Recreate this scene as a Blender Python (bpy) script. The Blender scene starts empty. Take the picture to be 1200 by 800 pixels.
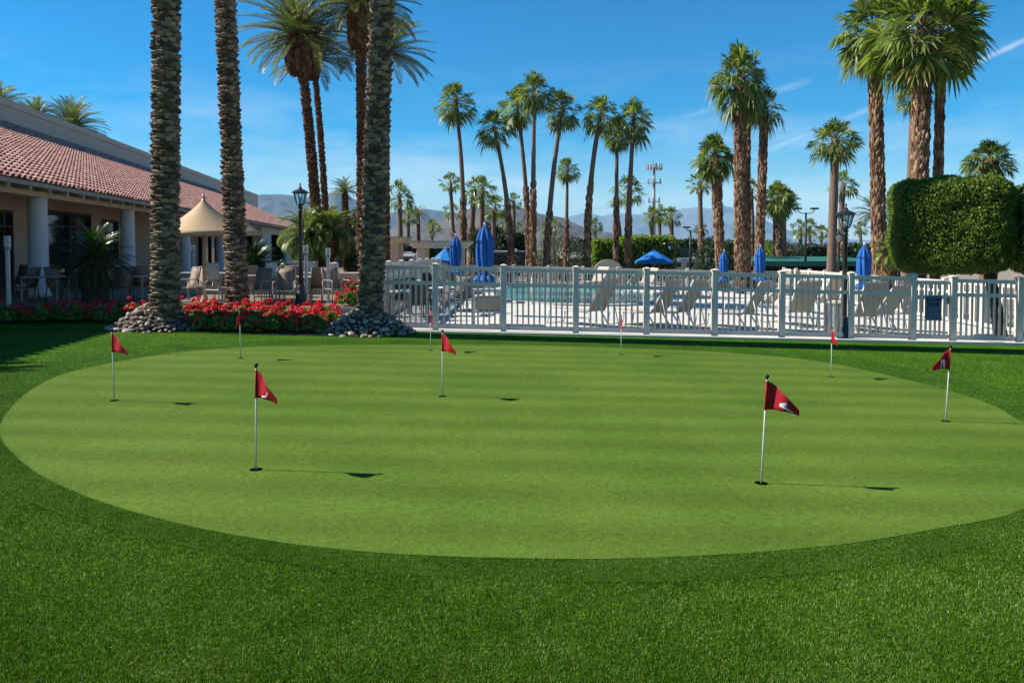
import bpy, math, random
import numpy as np
from mathutils import Vector, noise as mnoise

R = math.radians
PI = math.pi
rng = np.random.default_rng(7)
random.seed(7)
SC = bpy.context.scene
COL = SC.collection

# ------------------------------------------------------------------ camera numbers (1200 x 800 photograph)
F, HZ, HC, PITCH = 900.0, 290.0, 1.85, R(2.0)
CY = HZ + F * math.tan(PITCH)
SUN_EL, SUN_AZ = R(41), R(-3)          # light travels towards +X, turned SUN_AZ away from the camera


def ray(px, py):
    a, b = (px - 600) / F, (CY - py) / F
    d = Vector((a, math.cos(PITCH) + b * math.sin(PITCH), -math.sin(PITCH) + b * math.cos(PITCH)))
    return d / d.y


def P(px, py, Y):
    d = ray(px, py)
    return Vector((d.x * Y, Y, HC + d.z * Y))


def zg(x, y):
    return -0.022 * min(max(x, -9), 14) - 0.008 * min(max(y, -5), 45)


def G(px, py):
    d = ray(px, py)
    lo, hi = 0.5, 4000.0
    for _ in range(60):
        m = 0.5 * (lo + hi)
        if HC + d.z * m > zg(d.x * m, m):
            lo = m
        else:
            hi = m
    return Vector((d.x * lo, lo, zg(d.x * lo, lo)))


def GX(px, Y):                      # ground point at depth Y under image column px
    x = ray(px, HZ).x * Y
    return Vector((x, Y, zg(x, Y)))


# ------------------------------------------------------------------ materials
def lin(c):
    return tuple((x / 12.92 if x <= 0.04045 else ((x + 0.055) / 1.055) ** 2.4) for x in c)


def nt(name):
    m = bpy.data.materials.new(name)
    m.use_nodes = True
    t = m.node_tree
    return m, t, t.nodes['Principled BSDF']


def N(t, kind, **kw):
    n = t.nodes.new(kind)
    for k, v in kw.items():
        if k in n.inputs:
            n.inputs[k].default_value = v
        else:
            setattr(n, k, v)
    return n


def ramp(t, src, stops):
    r = t.nodes.new('ShaderNodeValToRGB')
    e = r.color_ramp.elements
    while len(e) < len(stops):
        e.new(0.5)
    for el, (p, c) in zip(e, stops):
        el.position = p
        el.color = (*c, 1)
    t.links.new(src, r.inputs['Fac'])
    return r.outputs['Color']


K = 0.74


def mat(name, c0, c1=None, rough=0.7, scale=4.0, bump=0.0, bscale=None, spec=0.3, metal=0.0, coord='Object', detail=6, squash=None):
    """surface with two tones mixed by noise and a noise bump"""
    m, t, b = nt(name)
    c1 = c1 or tuple(x * 0.8 for x in c0)
    c0, c1 = tuple(x * K for x in c0), tuple(x * K for x in c1)
    tc = N(t, 'ShaderNodeTexCoord')
    src = tc.outputs[coord]
    if squash:
        mp = N(t, 'ShaderNodeMapping')
        mp.inputs['Scale'].default_value = squash
        t.links.new(src, mp.inputs['Vector'])
        src = mp.outputs['Vector']
    n = N(t, 'ShaderNodeTexNoise', Scale=scale, Detail=detail, Roughness=0.6)
    t.links.new(src, n.inputs['Vector'])
    t.links.new(ramp(t, n.outputs['Fac'], [(0.32, c0), (0.68, c1)]), b.inputs['Base Color'])
    b.inputs['Roughness'].default_value = rough
    b.inputs['Specular IOR Level'].default_value = spec
    b.inputs['Metallic'].default_value = metal
    if bump:
        n2 = N(t, 'ShaderNodeTexNoise', Scale=bscale or scale * 6, Detail=5)
        t.links.new(src, n2.inputs['Vector'])
        bp = N(t, 'ShaderNodeBump', Strength=bump, Distance=0.02)
        t.links.new(n2.outputs['Fac'], bp.inputs['Height'])
        t.links.new(bp.outputs['Normal'], b.inputs['Normal'])
    return m


def leafmat(name, stops, rough=0.5, trans=0.3, spec=0.35, tcol=None, patch=None):
    """each leaf its own tone; some light passes through"""
    m, t, b = nt(name)
    g = N(t, 'ShaderNodeNewGeometry')
    stops = [(p, tuple(x * K for x in c)) for p, c in stops]
    fac = g.outputs['Random Per Island']
    if patch:                        # growth differs from patch to patch
        pn = N(t, 'ShaderNodeTexNoise', Scale=patch, Detail=5, Roughness=0.65)
        t.links.new(g.outputs['Position'], pn.inputs['Vector'])
        pm = N(t, 'ShaderNodeMapRange')
        pm.inputs['From Min'].default_value, pm.inputs['From Max'].default_value = 0.3, 0.7
        pm.inputs['To Min'].default_value, pm.inputs['To Max'].default_value = -0.15, 0.15
        t.links.new(pn.outputs['Fac'], pm.inputs['Value'])
        pa = N(t, 'ShaderNodeMath', operation='ADD', use_clamp=True)
        t.links.new(fac, pa.inputs[0])
        t.links.new(pm.outputs[0], pa.inputs[1])
        fac = pa.outputs[0]
    col = ramp(t, fac, stops)
    t.links.new(col, b.inputs['Base Color'])
    b.inputs['Roughness'].default_value = rough
    b.inputs['Specular IOR Level'].default_value = spec
    if trans:
        tr = N(t, 'ShaderNodeBsdfTranslucent')
        if tcol:
            tr.inputs['Color'].default_value = (*tcol, 1)
        else:
            hs = N(t, 'ShaderNodeHueSaturation', Saturation=1.15, Value=1.5)
            t.links.new(col, hs.inputs['Color'])
            t.links.new(hs.outputs['Color'], tr.inputs['Color'])
        mx = N(t, 'ShaderNodeMixShader')
        mx.inputs['Fac'].default_value = trans
        t.links.new(b.outputs['BSDF'], mx.inputs[1])
        t.links.new(tr.outputs['BSDF'], mx.inputs[2])
        t.links.new(mx.outputs['Shader'], t.nodes['Material Output'].inputs['Surface'])
    return m


M = {}
M['white_vinyl'] = mat('white_vinyl', (0.80, 0.71, 0.61), (0.70, 0.62, 0.53), 0.45, 3, 0.05)
M['black_iron'] = mat('black_iron', (0.012, 0.012, 0.013), (0.022, 0.022, 0.022), 0.42, 20, 0.15, 80, 0.5)
M['stucco'] = mat('stucco', (0.60, 0.46, 0.32), (0.54, 0.415, 0.285), 0.9, 1.2, 0.35, 60)
M['stucco_pale'] = mat('stucco_pale', (0.80, 0.69, 0.52), (0.72, 0.62, 0.46), 0.9, 0.8, 0.35, 60)
M['stucco_grey'] = mat('stucco_grey', (0.66, 0.57, 0.45), (0.60, 0.52, 0.41), 0.9, 0.5, 0.3, 50)
M['plaster_white'] = mat('plaster_white', (0.72, 0.71, 0.68), (0.62, 0.61, 0.58), 0.85, 2, 0.2, 40)
M['beam'] = mat('beam', (0.78, 0.63, 0.45), (0.71, 0.57, 0.41), 0.9, 0.8, 0.3, 50)
M['column'] = mat('column', (0.80, 0.79, 0.78), (0.73, 0.72, 0.72), 0.85, 1.5, 0.2, 50)
M['timber'] = mat('timber', (0.45, 0.39, 0.31), (0.37, 0.32, 0.25), 0.8, 3, 0.2, 20)
M['tile'] = leafmat('tile', [(0.0, (0.68, 0.34, 0.27)), (0.5, (0.78, 0.43, 0.35)), (1.0, (0.88, 0.54, 0.45))], 0.85, 0.0, 0.2)
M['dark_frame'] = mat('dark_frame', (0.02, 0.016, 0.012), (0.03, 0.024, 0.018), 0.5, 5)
M['tan_fabric'] = mat('tan_fabric', (0.60, 0.42, 0.25), (0.54, 0.38, 0.22), 0.8, 2.5, 0.15, 150)
M['tan_metal'] = mat('tan_metal', (0.52, 0.42, 0.30), (0.47, 0.38, 0.27), 0.5, 5)
M['sling'] = mat('sling', (0.34, 0.26, 0.20), (0.28, 0.21, 0.16), 0.75, 60, 0.2, 300)
M['sling_tan'] = mat('sling_tan', (0.52, 0.41, 0.30), (0.45, 0.35, 0.26), 0.75, 60, 0.2, 300)
M['sling_dark'] = mat('sling_dark', (0.09, 0.08, 0.075), (0.13, 0.11, 0.10), 0.75, 60, 0.2, 300)
M['chair_frame'] = mat('chair_frame', (0.45, 0.42, 0.37), (0.38, 0.35, 0.31), 0.4, 8)
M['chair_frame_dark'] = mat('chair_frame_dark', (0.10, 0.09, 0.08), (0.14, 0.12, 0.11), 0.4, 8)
M['white_metal'] = mat('white_metal', (0.74, 0.74, 0.72), (0.66, 0.66, 0.65), 0.4, 5)
M['grey_metal'] = mat('grey_metal', (0.20, 0.20, 0.20), (0.26, 0.26, 0.26), 0.45, 6, 0.1)
M['blue_fabric'] = mat('blue_fabric', (0.010, 0.125, 0.46), (0.008, 0.095, 0.37), 0.75, 5, 0.2, 60)
M['blue_open'] = mat('blue_open', (0.012, 0.20, 0.60), (0.010, 0.165, 0.52), 0.75, 5, 0.1, 60)
M['flag_red'] = leafmat('flag_red', [(0, (0.50, 0.012, 0.022)), (1, (0.50, 0.012, 0.022))], 0.65, 0.35, 0.3)
M['marking_white'] = mat('marking_white', (0.8, 0.8, 0.8), (0.75, 0.75, 0.75), 0.6)
M['black_rubber'] = mat('black_rubber', (0.01, 0.01, 0.01), (0.015, 0.015, 0.015), 0.4)
M['cup_shade'] = mat('cup_shade', (0.003, 0.004, 0.002), (0.006, 0.007, 0.004), 1.0, spec=0.0)
M['sign_blue'] = mat('sign_blue', (0.055, 0.12, 0.19), (0.05, 0.105, 0.17), 0.4, 6)
M['sign_ink'] = mat('sign_ink', (0.006, 0.012, 0.035), (0.008, 0.014, 0.04), 0.5)
M['sign_pale'] = mat('sign_pale', (0.14, 0.24, 0.33), (0.12, 0.21, 0.29), 0.5)
M['concrete'] = mat('concrete', (0.74, 0.69, 0.61), (0.58, 0.54, 0.48), 0.85, 0.9, 0.2, 40)
M['paving'] = mat('paving', (0.26, 0.195, 0.135), (0.20, 0.15, 0.105), 0.85, 0.7, 0.2, 40)
M['coping'] = mat('coping', (0.60, 0.57, 0.52), (0.52, 0.49, 0.45), 0.8, 3, 0.1)
M['soil'] = mat('soil', (0.075, 0.055, 0.04), (0.045, 0.032, 0.024), 0.95, 6, 0.5, 40)
M['bark_date'] = mat('bark_date', (0.115, 0.088, 0.062), (0.058, 0.044, 0.032), 0.95, 7, 0.6, 45)
M['boot_date'] = leafmat('boot_date', [(0, (0.10, 0.068, 0.046)), (0.5, (0.25, 0.18, 0.125)), (1, (0.46, 0.355, 0.255))], 0.95, 0, 0.1)
M['boot_red'] = leafmat('boot_red', [(0, (0.10, 0.045, 0.026)), (0.5, (0.17, 0.08, 0.042)), (1, (0.26, 0.14, 0.075))], 0.95, 0, 0.1)
M['bark_red'] = mat('bark_red', (0.10, 0.052, 0.032), (0.062, 0.033, 0.022), 0.95, 6, 0.6, 40)
M['boot_tan'] = leafmat('boot_tan', [(0, (0.10, 0.052, 0.030)), (0.5, (0.22, 0.125, 0.075)), (1, (0.46, 0.30, 0.18))], 0.95, 0, 0.1)
M['bark_fan'] = mat('bark_fan', (0.23, 0.165, 0.12), (0.13, 0.09, 0.065), 0.95, 5, 0.6, 30, squash=(1, 1, 4))
M['fan_leaf'] = leafmat('fan_leaf', [(0, (0.050, 0.095, 0.018)), (0.45, (0.120, 0.19, 0.036)), (0.8, (0.23, 0.30, 0.062)), (1, (0.38, 0.38, 0.12))], 0.38, 0.42, 0.55)
M['fan_dead'] = leafmat('fan_dead', [(0, (0.16, 0.10, 0.05)), (0.5, (0.26, 0.18, 0.085)), (1, (0.33, 0.27, 0.11))], 0.7, 0.2, 0.2)
M['date_leaf'] = leafmat('date_leaf', [(0, (0.065, 0.105, 0.030)), (0.5, (0.155, 0.20, 0.065)), (1, (0.31, 0.32, 0.12))], 0.42, 0.38, 0.5)
M['sago_leaf'] = leafmat('sago_leaf', [(0, (0.018, 0.05, 0.010)), (0.6, (0.035, 0.095, 0.018)), (1, (0.08, 0.15, 0.03))], 0.35, 0.2, 0.5)
M['pygmy_leaf'] = leafmat('pygmy_leaf', [(0, (0.10, 0.16, 0.03)), (0.6, (0.18, 0.25, 0.05)), (1, (0.28, 0.32, 0.09))], 0.4, 0.3, 0.4)
M['rachis'] = mat('rachis', (0.20, 0.18, 0.08), (0.15, 0.14, 0.06), 0.6)
M['box_leaf'] = leafmat('box_leaf', [(0, (0.035, 0.08, 0.008)), (0.5, (0.10, 0.185, 0.016)), (0.85, (0.20, 0.29, 0.03)), (1, (0.28, 0.35, 0.05))], 0.5, 0.32, 0.3)
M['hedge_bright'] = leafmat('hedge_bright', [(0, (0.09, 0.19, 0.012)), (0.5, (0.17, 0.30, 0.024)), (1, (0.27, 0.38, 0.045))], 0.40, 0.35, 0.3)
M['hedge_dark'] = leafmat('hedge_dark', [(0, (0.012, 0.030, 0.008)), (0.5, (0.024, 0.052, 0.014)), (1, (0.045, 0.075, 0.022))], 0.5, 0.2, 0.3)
M['olive_leaf'] = leafmat('olive_leaf', [(0, (0.05, 0.07, 0.035)), (0.5, (0.09, 0.115, 0.062)), (1, (0.15, 0.17, 0.10))], 0.55, 0.2, 0.3)
M['bush_shade'] = mat('bush_shade', (0.010, 0.018, 0.005), (0.006, 0.011, 0.003), 1.0)
M['geranium_leaf'] = leafmat('geranium_leaf', [(0, (0.05, 0.11, 0.012)), (0.5, (0.11, 0.21, 0.026)), (1, (0.22, 0.31, 0.06))], 0.5, 0.35, 0.3)
M['petal'] = leafmat('petal', [(0, (0.55, 0.008, 0.016)), (0.5, (0.80, 0.018, 0.035)), (1, (0.92, 0.07, 0.10))], 0.55, 0.3, 0.3)
M['rv_white'] = mat('rv_white', (0.62, 0.61, 0.58), (0.56, 0.55, 0.53), 0.4, 2)
M['rv_shadowed'] = mat('rv_shadowed', (0.030, 0.032, 0.036), (0.045, 0.046, 0.05), 0.35, 2)  # shadow on the near side painted in as a near-black body colour
M['rv_brown'] = mat('rv_brown', (0.16, 0.13, 0.10), (0.13, 0.10, 0.08), 0.4, 2)
M['green_metal'] = mat('green_metal', (0.030, 0.17, 0.12), (0.025, 0.14, 0.10), 0.55, 2)
M['green_screen'] = mat('green_screen', (0.035, 0.12, 0.10), (0.03, 0.10, 0.085), 0.8, 2)
M['galvanised'] = mat('galvanised', (0.42, 0.44, 0.46), (0.34, 0.36, 0.38), 0.5, 3)
M['lamp_green'] = mat('lamp_green', (0.012, 0.03, 0.024), (0.018, 0.035, 0.03), 0.5)

# stones: every object its own tone
m, t, b = nt('river_stone')
oi = N(t, 'ShaderNodeObjectInfo')
c = ramp(t, oi.outputs['Random'], [(0, (0.07, 0.06, 0.05)), (0.25, (0.20, 0.16, 0.125)), (0.5, (0.34, 0.235, 0.155)), (0.75, (0.22, 0.20, 0.175)), (1, (0.48, 0.41, 0.32))])
nz = N(t, 'ShaderNodeTexNoise', Scale=9.0, Detail=8)
tc = N(t, 'ShaderNodeTexCoord')
t.links.new(tc.outputs['Object'], nz.inputs['Vector'])
mx = N(t, 'ShaderNodeMix', data_type='RGBA', blend_type='MULTIPLY')
mx.inputs[0].default_value = 0.6
t.links.new(c, mx.inputs[6])
t.links.new(ramp(t, nz.outputs['Fac'], [(0.3, (0.55, 0.53, 0.5)), (0.7, (1.15, 1.12, 1.1))]), mx.inputs[7])
t.links.new(mx.outputs[2], b.inputs['Base Color'])
b.inputs['Roughness'].default_value = 0.75
M['stone'] = m

# glass of doors and windows
m, t, b = nt('dark_glass')
b.inputs['Base Color'].default_value = (0.010, 0.012, 0.012, 1)
b.inputs['Roughness'].default_value = 0.04
b.inputs['Specular IOR Level'].default_value = 0.9
M['dark_glass'] = m
m, t, b = nt('lantern_glass')
b.inputs['Base Color'].default_value = (0.75, 0.78, 0.76, 1)
b.inputs['Roughness'].default_value = 0.15
b.inputs['Transmission Weight'].default_value = 0.85
b.inputs['IOR'].default_value = 1.1
M['lantern_glass'] = m

# pool water
m, t, b = nt('pool_water')
b.inputs['Base Color'].default_value = (0.10, 0.42, 0.42, 1)
b.inputs['Roughness'].default_value = 0.05
b.inputs['Specular IOR Level'].default_value = 0.35
tc = N(t, 'ShaderNodeTexCoord')
n1 = N(t, 'ShaderNodeTexNoise', Scale=2.2, Detail=3)
t.links.new(tc.outputs['Object'], n1.inputs['Vector'])
bp = N(t, 'ShaderNodeBump', Strength=0.25, Distance=0.05)
t.links.new(n1.outputs['Fac'], bp.inputs['Height'])
t.links.new(bp.outputs['Normal'], b.inputs['Normal'])
M['water'] = m


def turf(name, stops, big, fine, rough=0.85, stripe=None, bump=0.5, dry=None, w4=1.0):
    """grass surface: large soft patches, tiny blades, optional mowing stripes"""
    m, t, b = nt(name)
    tc = N(t, 'ShaderNodeTexCoord')
    o = tc.outputs['Object']
    n1 = N(t, 'ShaderNodeTexNoise', Scale=big, Detail=5, Roughness=0.6)
    n2 = N(t, 'ShaderNodeTexNoise', Scale=fine, Detail=3, Roughness=0.75)
    n4 = N(t, 'ShaderNodeTexNoise', Scale=fine * 0.22, Detail=3, Roughness=0.7)
    for n in (n1, n2, n4):
        t.links.new(o, n.inputs['Vector'])
    base = ramp(t, n1.outputs['Fac'], stops)
    if dry:
        n3 = N(t, 'ShaderNodeTexNoise', Scale=0.55, Detail=6, Roughness=0.65)
        t.links.new(o, n3.inputs['Vector'])
        mr = N(t, 'ShaderNodeMapRange')
        mr.inputs['From Min'].default_value, mr.inputs['From Max'].default_value = 0.50, 0.72
        mr.inputs['To Max'].default_value = 0.45
        t.links.new(n3.outputs['Fac'], mr.inputs['Value'])
        md = N(t, 'ShaderNodeMix', data_type='RGBA')
        t.links.new(mr.outputs[0], md.inputs[0])
        t.links.new(base, md.inputs[6])
        md.inputs[7].default_value = (*dry, 1)
        base = md.outputs[2]
    if stripe:
        sx = N(t, 'ShaderNodeSeparateXYZ')
        mp = N(t, 'ShaderNodeMapping')
        mp.inputs['Scale'].default_value = (0.10, 0.45, 1)
        nw = N(t, 'ShaderNodeTexNoise', Scale=1.0, Detail=4, Roughness=0.55)
        t.links.new(o, mp.inputs['Vector'])
        t.links.new(mp.outputs['Vector'], nw.inputs['Vector'])
        t.links.new(o, sx.inputs[0])
        ml = N(t, 'ShaderNodeMath', operation='MULTIPLY')
        ml.inputs[1].default_value = 2 * PI / stripe
        ad = N(t, 'ShaderNodeMath', operation='MULTIPLY_ADD')
        ad.inputs[1].default_value = 6.0
        sn = N(t, 'ShaderNodeMath', operation='SINE')
        t.links.new(sx.outputs['Y'], ml.inputs[0])
        t.links.new(nw.outputs['Fac'], ad.inputs[0])
        t.links.new(ml.outputs[0], ad.inputs[2])
        t.links.new(ad.outputs[0], sn.inputs[0])
        mm = N(t, 'ShaderNodeMapRange')
        mm.inputs['From Min'].default_value, mm.inputs['From Max'].default_value = -0.9, 0.9
        mm.inputs['To Min'].default_value, mm.inputs['To Max'].default_value = 0.91, 1.09
        t.links.new(sn.outputs[0], mm.inputs['Value'])
        mx = N(t, 'ShaderNodeMix', data_type='RGBA', blend_type='MULTIPLY')
        mx.inputs[0].default_value = 1
        t.links.new(base, mx.inputs[6])
        t.links.new(mm.outputs[0], mx.inputs[7])
        base = mx.outputs[2]
    s4 = N(t, 'ShaderNodeMath', operation='MULTIPLY_ADD')
    s4.inputs[1].default_value, s4.inputs[2].default_value = w4, (1 - w4) * 0.5
    t.links.new(n4.outputs['Fac'], s4.inputs[0])
    av = N(t, 'ShaderNodeMath', operation='ADD')
    t.links.new(n2.outputs['Fac'], av.inputs[0])
    t.links.new(s4.outputs[0], av.inputs[1])
    f = N(t, 'ShaderNodeMapRange')
    f.inputs['From Min'].default_value, f.inputs['From Max'].default_value = 0.72, 1.28
    f.inputs['To Min'].default_value, f.inputs['To Max'].default_value = 0.34, 1.70
    t.links.new(av.outputs[0], f.inputs['Value'])
    m2 = N(t, 'ShaderNodeMix', data_type='RGBA', blend_type='MULTIPLY')
    m2.inputs[0].default_value = 1
    t.links.new(base, m2.inputs[6])
    t.links.new(f.outputs[0], m2.inputs[7])
    t.links.new(m2.outputs[2], b.inputs['Base Color'])
    b.inputs['Roughness'].default_value = rough
    b.inputs['Specular IOR Level'].default_value = 0.04
    bp = N(t, 'ShaderNodeBump', Strength=bump, Distance=0.012)
    t.links.new(av.outputs[0], bp.inputs['Height'])
    t.links.new(bp.outputs['Normal'], b.inputs['Normal'])
    return m


M['lawn'] = turf('lawn', [(0.3, (0.022, 0.066, 0.002)), (0.7, (0.044, 0.105, 0.005))], 0.8, 75.0)
M['collar'] = turf('collar', [(0.3, (0.018, 0.054, 0.003)), (0.7, (0.036, 0.090, 0.006))], 1.2, 95.0)
M['green'] = turf('green', [(0.25, (0.049, 0.092, 0.010)), (0.75, (0.083, 0.136, 0.020))], 0.5, 80.0, stripe=0.80, bump=0.25, dry=(0.090, 0.112, 0.016), w4=0.35)
M['desert'] = mat('desert', (0.30, 0.24, 0.18), (0.22, 0.18, 0.13), 0.95, 0.05, 0.2, 2)
M['blade'] = leafmat('blade', [(0, (0.008, 0.034, 0.001)), (0.40, (0.048, 0.140, 0.003)), (0.80, (0.125, 0.255, 0.012)), (1, (0.40, 0.50, 0.14))], 0.42, 0.18, 0.24, patch=1.1)
M['mountain_near'] = mat('mountain_near', (0.15, 0.115, 0.098), (0.075, 0.06, 0.053), 0.95, 0.004, 0.9, 0.012, 0.1)
M['mountain_mid'] = mat('mountain_mid', (0.095, 0.085, 0.08), (0.045, 0.042, 0.042), 0.95, 0.0016, 0.8, 0.006, 0.1)
m = mat('mountain_far', (0.16, 0.15, 0.15), (0.10, 0.10, 0.105), 0.95, 0.0012, 0.0, None, 0.1)
M['mountain_far'] = m


# ------------------------------------------------------------------ mesh helpers
def link(o, parent=None):
    COL.objects.link(o)
    if parent:
        o.parent = parent
    return o


def meta(o, label=None, cat=None, group=None, kind=None):
    if label:
        o['label'] = label
    if cat:
        o['category'] = cat
    if group:
        o['group'] = group
    if kind:
        o['kind'] = kind
    return o


def empty(name, loc, rz=0.0, label=None, cat=None, group=None):
    o = bpy.data.objects.new(name, None)
    o.location, o.rotation_euler = loc, (0, 0, rz)
    return meta(link(o), label, cat, group)


class MB:
    def __init__(s):
        s.v, s.f, s.m, s.mi = [], [], [], 0

    def add(s, vs, fs):
        k = len(s.v)
        s.v += [tuple(x) for x in vs]
        s.f += [tuple(i + k for i in f) for f in fs]
        s.m += [s.mi] * len(fs)
        return s

    def box(s, c, d, rz=0.0, tilt=0.0):
        cx, cy, cz = c
        a, b_ = math.cos(rz), math.sin(rz)
        ct, st = math.cos(tilt), math.sin(tilt)
        vs = []
        for sx in (-.5, .5):
            for sy in (-.5, .5):
                for sz in (-.5, .5):
                    x, y, z = sx * d[0], sy * d[1], sz * d[2]
                    y, z = y * ct - z * st, y * st + z * ct
                    vs.append((cx + x * a - y * b_, cy + x * b_ + y * a, cz + z))
        return s.add(vs, [(0, 1, 3, 2), (4, 6, 7, 5), (0, 4, 5, 1), (2, 3, 7, 6), (0, 2, 6, 4), (1, 5, 7, 3)])

    def tube(s, pts, r, n=8, cap=True):
        pts = [Vector(p) for p in pts]
        rs = r if isinstance(r, (list, tuple)) else [r] * len(pts)
        vs, fs = [], []
        for i, p in enumerate(pts):
            t = (pts[min(i + 1, len(pts) - 1)] - pts[max(i - 1, 0)]).normalized()
            ref = Vector((0, 0, 1)) if abs(t.z) < 0.9 else Vector((1, 0, 0))
            u = t.cross(ref).normalized()
            w = t.cross(u)
            for k in range(n):
                a = 2 * PI * k / n
                vs.append(p + (u * math.cos(a) + w * math.sin(a)) * rs[i])
        for i in range(len(pts) - 1):
            for k in range(n):
                a, b_ = i * n + k, i * n + (k + 1) % n
                fs.append((a, b_, b_ + n, a + n))
        if cap:
            fs.append(tuple(range(n))[::-1])
            fs.append(tuple(range((len(pts) - 1) * n, len(pts) * n)))
        return s.add(vs, fs)

    def lathe(s, prof, n=16, c=(0, 0, 0), wav=None, sq=1.0):
        vs, fs = [], []
        for (r, z) in prof:
            for k in range(n):
                a = 2 * PI * k / n + (PI / n if n <= 8 else 0)
                rr = r * (wav(a, z) if wav else 1)
                vs.append((c[0] + rr * math.cos(a), c[1] + rr * math.sin(a), c[2] + z))
        for i in range(len(prof) - 1):
            for k in range(n):
                a, b_ = i * n + k, i * n + (k + 1) % n
                fs.append((a, b_, b_ + n, a + n))
        fs.append(tuple(range(n))[::-1])
        fs.append(tuple(range((len(prof) - 1) * n, len(prof) * n)))
        return s.add(vs, fs)

    def prism(s, poly, z0, z1):
        n = len(poly)
        vs = [(x, y, z0) for x, y in poly] + [(x, y, z1) for x, y in poly]
        return s.add(vs, [tuple(range(n))[::-1], tuple(range(n, 2 * n))] + [(i, (i + 1) % n, (i + 1) % n + n, i + n) for i in range(n)])

    def build(s, name, mats, parent=None, smooth=False, loc=None, bevel=0.0, off=None):
        mats = mats if isinstance(mats, (list, tuple)) else [mats]
        me = bpy.data.meshes.new(name)
        vs = s.v if off is None else [(x - off[0], y - off[1], z - off[2]) for x, y, z in s.v]
        me.from_pydata(vs, [], s.f)
        for mt in mats:
            me.materials.append(mt)
        if len(mats) > 1:
            me.polygons.foreach_set('material_index', s.m)
        if smooth:
            me.polygons.foreach_set('use_smooth', [True] * len(me.polygons))
        me.update()
        o = link(bpy.data.objects.new(name, me), parent)
        if loc is not None:
            o.location = loc
        if bevel:
            bv = o.modifiers.new('edge', 'BEVEL')
            bv.width, bv.segments, bv.limit_method = bevel, 2, 'ANGLE'
        return o


def np_mesh(name, V, mats, idx=None):
    """V: (n, k, 3) separate k-gons; idx: material index of each"""
    n, k, _ = V.shape
    me = bpy.data.meshes.new(name)
    me.vertices.add(n * k)
    me.vertices.foreach_set('co', V.astype(np.float32).ravel())
    me.loops.add(n * k)
    me.loops.foreach_set('vertex_index', np.arange(n * k, dtype=np.int32))
    me.polygons.add(n)
    me.polygons.foreach_set('loop_start', np.arange(0, n * k, k, dtype=np.int32))
    me.polygons.foreach_set('loop_total', np.full(n, k, dtype=np.int32))
    for mt in (mats if isinstance(mats, (list, tuple)) else [mats]):
        me.materials.append(mt)
    if idx is not None:
        me.polygons.foreach_set('material_index', idx.astype(np.int32))
    me.update(calc_edges=True)
    return me


def np_obj(name, me, parent=None, loc=None):
    o = link(bpy.data.objects.new(name, me), parent)
    if loc is not None:
        o.location = loc
    return o


def unit(a):
    return a / np.maximum(np.linalg.norm(a, axis=-1, keepdims=True), 1e-9)


def leaves(pos, nrm, size, spread=0.7, ratio=0.55, r=rng):
    """diamond leaves at pos, roughly facing nrm"""
    n = len(pos)
    nn = unit(nrm + r.normal(0, spread, (n, 3)))
    a = unit(np.cross(nn, r.normal(0, 1, (n, 3))))
    b_ = np.cross(nn, a)
    L = (size * r.uniform(0.6, 1.35, n))[:, None]
    V = np.empty((n, 4, 3))
    V[:, 0] = pos - a * L * .5
    V[:, 1] = pos + b_ * L * .5 * ratio
    V[:, 2] = pos + a * L * .5 + nn * L * .12
    V[:, 3] = pos - b_ * L * .5 * ratio
    return V


def copy_tree(o, parent=None):
    c = o.copy()
    COL.objects.link(c)
    if parent:
        c.parent = parent
    for ch in list(o.children):
        copy_tree(ch, c)
    return c


# ------------------------------------------------------------------ world, sun, camera
w = bpy.data.worlds.new('World')
SC.world = w
w.use_nodes = True
t = w.node_tree
bg = t.nodes['Background']
sky = N(t, 'ShaderNodeTexSky', sky_type='NISHITA')
sky.sun_disc = False
sky.sun_elevation = SUN_EL
sky.sun_rotation = R(-87)
sky.altitude = 0
sky.air_density, sky.dust_density, sky.ozone_density = 1.0, 0.1, 3.0
hs = N(t, 'ShaderNodeHueSaturation', Saturation=1.86, Value=1.0)
t.links.new(sky.outputs['Color'], hs.inputs['Color'])
# thin cirrus and two contrails, fixed to directions of the sky
tc = N(t, 'ShaderNodeTexCoord')
mp = N(t, 'ShaderNodeMapping')
mp.inputs['Scale'].default_value = (1.2, 1.2, 6.0)
mp.inputs['Rotation'].default_value = (0, R(14), 0)
n1 = N(t, 'ShaderNodeTexNoise', Scale=2.6, Detail=8, Roughness=0.62)
t.links.new(tc.outputs['Generated'], mp.inputs['Vector'])
t.links.new(mp.outputs['Vector'], n1.inputs['Vector'])
mr = N(t, 'ShaderNodeMapRange')
mr.inputs['From Min'].default_value, mr.inputs['From Max'].default_value = 0.46, 0.80
mr.inputs['To Max'].default_value = 0.75
t.links.new(n1.outputs['Fac'], mr.inputs['Value'])
sx = N(t, 'ShaderNodeSeparateXYZ')
t.links.new(tc.outputs['Generated'], sx.inputs[0])
hz = N(t, 'ShaderNodeMapRange')
hz.inputs['From Min'].default_value, hz.inputs['From Max'].default_value = 0.24, 0.03
t.links.new(sx.outputs['Z'], hz.inputs['Value'])
mul = N(t, 'ShaderNodeMath', operation='MULTIPLY')
t.links.new(mr.outputs[0], mul.inputs[0])
t.links.new(hz.outputs[0], mul.inputs[1])
fac = mul.outputs[0]


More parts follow.
